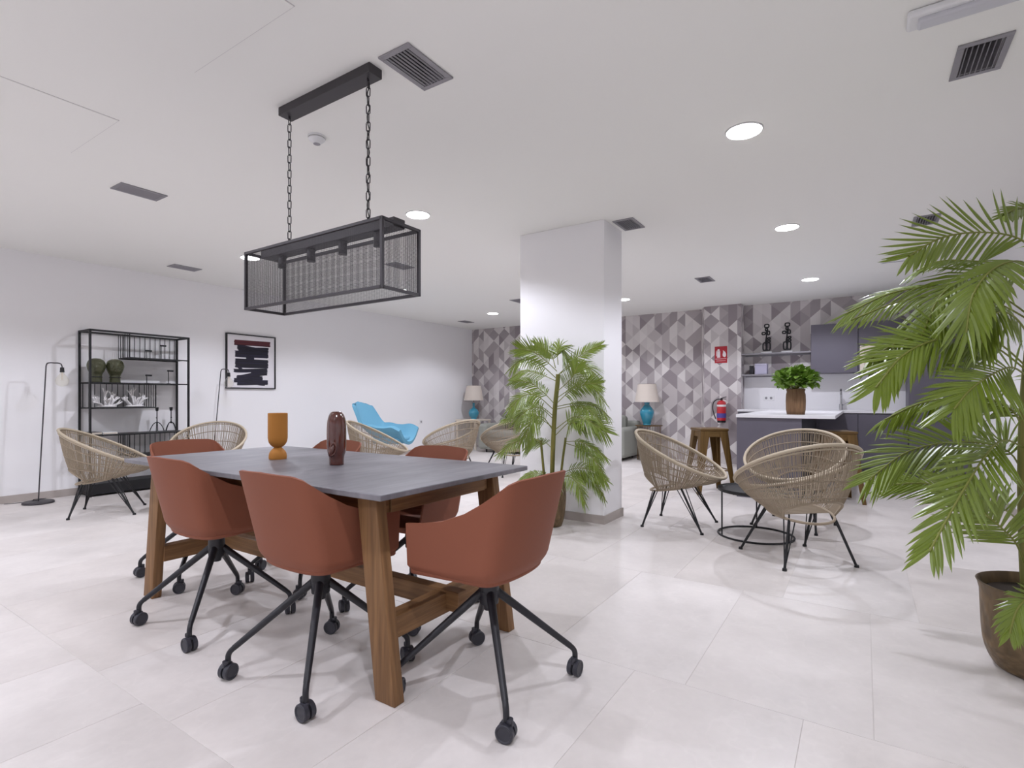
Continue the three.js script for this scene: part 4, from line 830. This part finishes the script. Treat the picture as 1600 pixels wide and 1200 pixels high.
{ // smaller palm in front of the column
  const D = 4.6, c = at(862, 800, D), P = thing('potted_palm', 'artificial palm in a tapered bronze pot standing against the white column', 'plant', [c.x, 0, c.z]);
  pot(P, [[0, 0], ...profile([[0.075, 0], [0.09, 0.01], [0.112, 0.1], [0.124, 0.24], [0.12, 0.36], [0.105, 0.42]], 30), [0.11, 0.43], [0.1, 0.43], [0.1, 0.38], [0, 0.37]], M.bronze, 0.385, 0.103);
  const tr = (x, y, d = D) => at(x, y, d).sub(P.position), wall = v => { if (v.x > -2.8 && v.x < -1.83) v.z = Math.max(v.z, -4.306); };
  part('trunk', pipe([tr(862, 765), tr(864, 700), tr(867, 640), tr(871, 600), tr(872, 585)], 0.02, 50, 10), M.trunk, P);
  part('trunk', pipe([tr(852, 765), tr(848, 720), tr(845, 688)], 0.011, 24, 8), M.trunk, P); part('trunk', pipe([tr(874, 765), tr(879, 720), tr(884, 684)], 0.011, 24, 8), M.trunk, P);
  let s = 100;
  const F = (x0, y0, x1, y1, x2, y2, x3, y3, opt = {}, dd = 0) => {
    s++; const tip = (px) => Math.min(D + dd, 4.24 / (0.8348 + 0.5505 * (px - 800) / FOCAL));
    addFrond(P, [[x0, y0], [x1, y1], [x2, y2], [x3, y3]], [D, lerp(D, tip(x1), 0.5), Math.min(tip(x2), lerp(D, D + dd, 0.8)), tip(x3)], Object.assign({ pairs: 24, len: 0.17, width: 0.0115, start: 0.22, face: 0.5, droop: 0.28, lift: 0, rib: 0.0035 }, opt), s, wall);
  };
  F(870, 580, 852, 563, 834, 550, 812, 545, { face: 0.90, droop: 0 }, -0.2);
  F(868, 575, 862, 556, 850, 545, 838, 540, { face: 0.75, droop: 0, len: 0.15 }, 0.1);
  F(872, 570, 871, 550, 877, 542, 886, 562, { droop: 0.3 }, 0.0);
  F(873, 585, 893, 566, 915, 550, 938, 539, { len: 0.12, face: 0.65, droop: 0.1 }, -0.1);
  F(873, 585, 898, 570, 918, 573, 930, 590, { droop: 0.4 }, -0.1);
  F(868, 590, 845, 570, 820, 560, 799, 575, { len: 0.13, droop: 0.45 }, -0.2);
  F(868, 595, 845, 585, 820, 580, 800, 590, { len: 0.11, droop: 0.5 }, 0.2);
  F(867, 632, 848, 612, 828, 598, 802, 596, { len: 0.13, face: 0.65 }, 0.1);
  F(870, 612, 884, 600, 895, 588, 902, 572, { len: 0.16, face: 0.90, droop: 0.05 }, -0.35);
  F(868, 632, 890, 612, 918, 598, 944, 628, { len: 0.15, droop: 0.4 }, -0.15);
  F(870, 622, 895, 606, 918, 600, 934, 600, { len: 0.14, face: 0.85, droop: 0.1 }, -0.25);
  F(866, 636, 900, 630, 928, 634, 950, 650, { len: 0.11, droop: 0.5 }, -0.1);
  F(866, 640, 900, 634, 922, 642, 942, 664, { len: 0.12, droop: 0.4 }, -0.25);
  F(865, 640, 838, 618, 815, 620, 795, 640, { len: 0.15, droop: 0.4 }, -0.1);
  F(865, 650, 840, 632, 818, 634, 797, 646, { len: 0.14, droop: 0.35 }, 0.15);
  F(865, 655, 845, 638, 825, 640, 808, 655, { len: 0.16, droop: 0.5 }, -0.3);
  F(864, 672, 848, 652, 832, 656, 820, 684, { len: 0.17, droop: 0.4, face: 0.65 }, -0.35);
  F(864, 668, 840, 652, 815, 650, 786, 656, { len: 0.1, droop: 0.4 }, -0.1);
  F(866, 682, 895, 656, 922, 660, 948, 676, { len: 0.19, droop: 0.2, face: 0.80 }, -0.2);
  F(866, 672, 895, 652, 915, 655, 936, 668, { len: 0.13, droop: 0.4 }, -0.35);
  F(882, 690, 905, 690, 926, 700, 948, 716, { len: 0.1, droop: 0.4 }, -0.15);
  F(882, 692, 905, 700, 926, 715, 942, 740, { len: 0.12, droop: 0.4 }, -0.2);
  F(866, 745, 898, 732, 925, 735, 948, 752, { len: 0.13, droop: 0.35, face: 0.65 }, -0.2);
  F(866, 750, 902, 740, 926, 752, 945, 780, { len: 0.09, droop: 0.4 }, -0.15);
  F(866, 750, 886, 744, 902, 755, 914, 786, { len: 0.12, droop: 0.4 }, -0.35);
  F(846, 692, 832, 685, 806, 690, 780, 708, { len: 0.11, droop: 0.4 }, -0.25);
  F(862, 700, 850, 690, 835, 690, 822, 700, { len: 0.12, droop: 0.4 }, 0.2);
  F(866, 750, 868, 745, 864, 758, 860, 786, { len: 0.12, droop: 0.3, face: 0.70 }, -0.35);
  F(866, 752, 845, 740, 825, 742, 808, 756, { len: 0.1, droop: 0.4 }, 0.2);
  F(884, 690, 888, 670, 895, 660, 905, 668, { len: 0.1 }, -0.3);
}
{ // leafy plant in a woody pot on the peninsula
  const P = thing('leafy_plant', 'bushy bright green plant in a rough brown pot on the white worktop', 'plant', [-0.62, CT, -6.62]), r = rng(77);
  const bark = std({ map: woodTex([70, 48, 30], [168, 132, 96], 61), roughness: 0.8 });
  part('pot', metric(lathe([[0, 0], [0.088, 0], [0.096, 0.05], [0.099, 0.14], [0.096, 0.22], [0.088, 0.25], [0.094, 0.268], [0.094, 0.282], [0.084, 0.282], [0.08, 0.24], [0, 0.23]], 36), 'y'), bark, P); part('soil', cyl(0.08, 0.08, 0.02, 0, 0.25, 0, 28), M.soil, P);
  const A = [], stems = [];
  for (let k = 0; k < 380; k++) {
    const a = r() * 6.283, e = Math.acos(lerp(-0.6, 1, r())), rad = 0.6 + 0.4 * r();
    const c = V(Math.sin(e) * Math.cos(a) * 0.23 * rad, 0.385 + Math.cos(e) * 0.15 * rad, Math.sin(e) * Math.sin(a) * 0.23 * rad), d = c.clone().sub(V(0, 0.3, 0)).normalize().add(V(r() - 0.5, r() - 0.5, r() - 0.5).multiplyScalar(1.3)).normalize();
    const side = d.clone().cross(V(r() - 0.5, 1, r() - 0.5)).normalize(), n = side.clone().cross(d).normalize(), L = 0.07 + r() * 0.04, W = 0.024 + r() * 0.014;
    const p = (s, w, h) => c.clone().addScaledVector(d, (s - 0.5) * L).addScaledVector(side, w * W).addScaledVector(n, h * W + (s * s) * -0.02);
    const P0 = p(0, 0, 0), q = [p(0.3, -0.8, 0.25), p(0.3, 0, -0.1), p(0.3, 0.8, 0.25), p(0.65, -0.9, 0.25), p(0.65, 0, -0.1), p(0.65, 0.9, 0.25), p(1, 0, 0)];
    for (const v of [P0, q[1], q[0], P0, q[2], q[1], q[0], q[1], q[4], q[0], q[4], q[3], q[1], q[2], q[5], q[1], q[5], q[4], q[3], q[4], q[6], q[4], q[5], q[6]]) A.push(v.x, v.y, v.z);
    if (k % 8 === 0) stems.push(bar(V(0, 0.25, 0), c, 0.0035, 0.002, 5));
  }
  const leaves = new THREE.BufferGeometry(); leaves.setAttribute('position', new THREE.Float32BufferAttribute(A, 3)); leaves.computeVertexNormals(); part('foliage', clean(leaves), M.bushLeaf, P).userData.kind = 'stuff';
  part('stems', merge(stems), M.stem, P);
}

renderer.render(scene, camera);
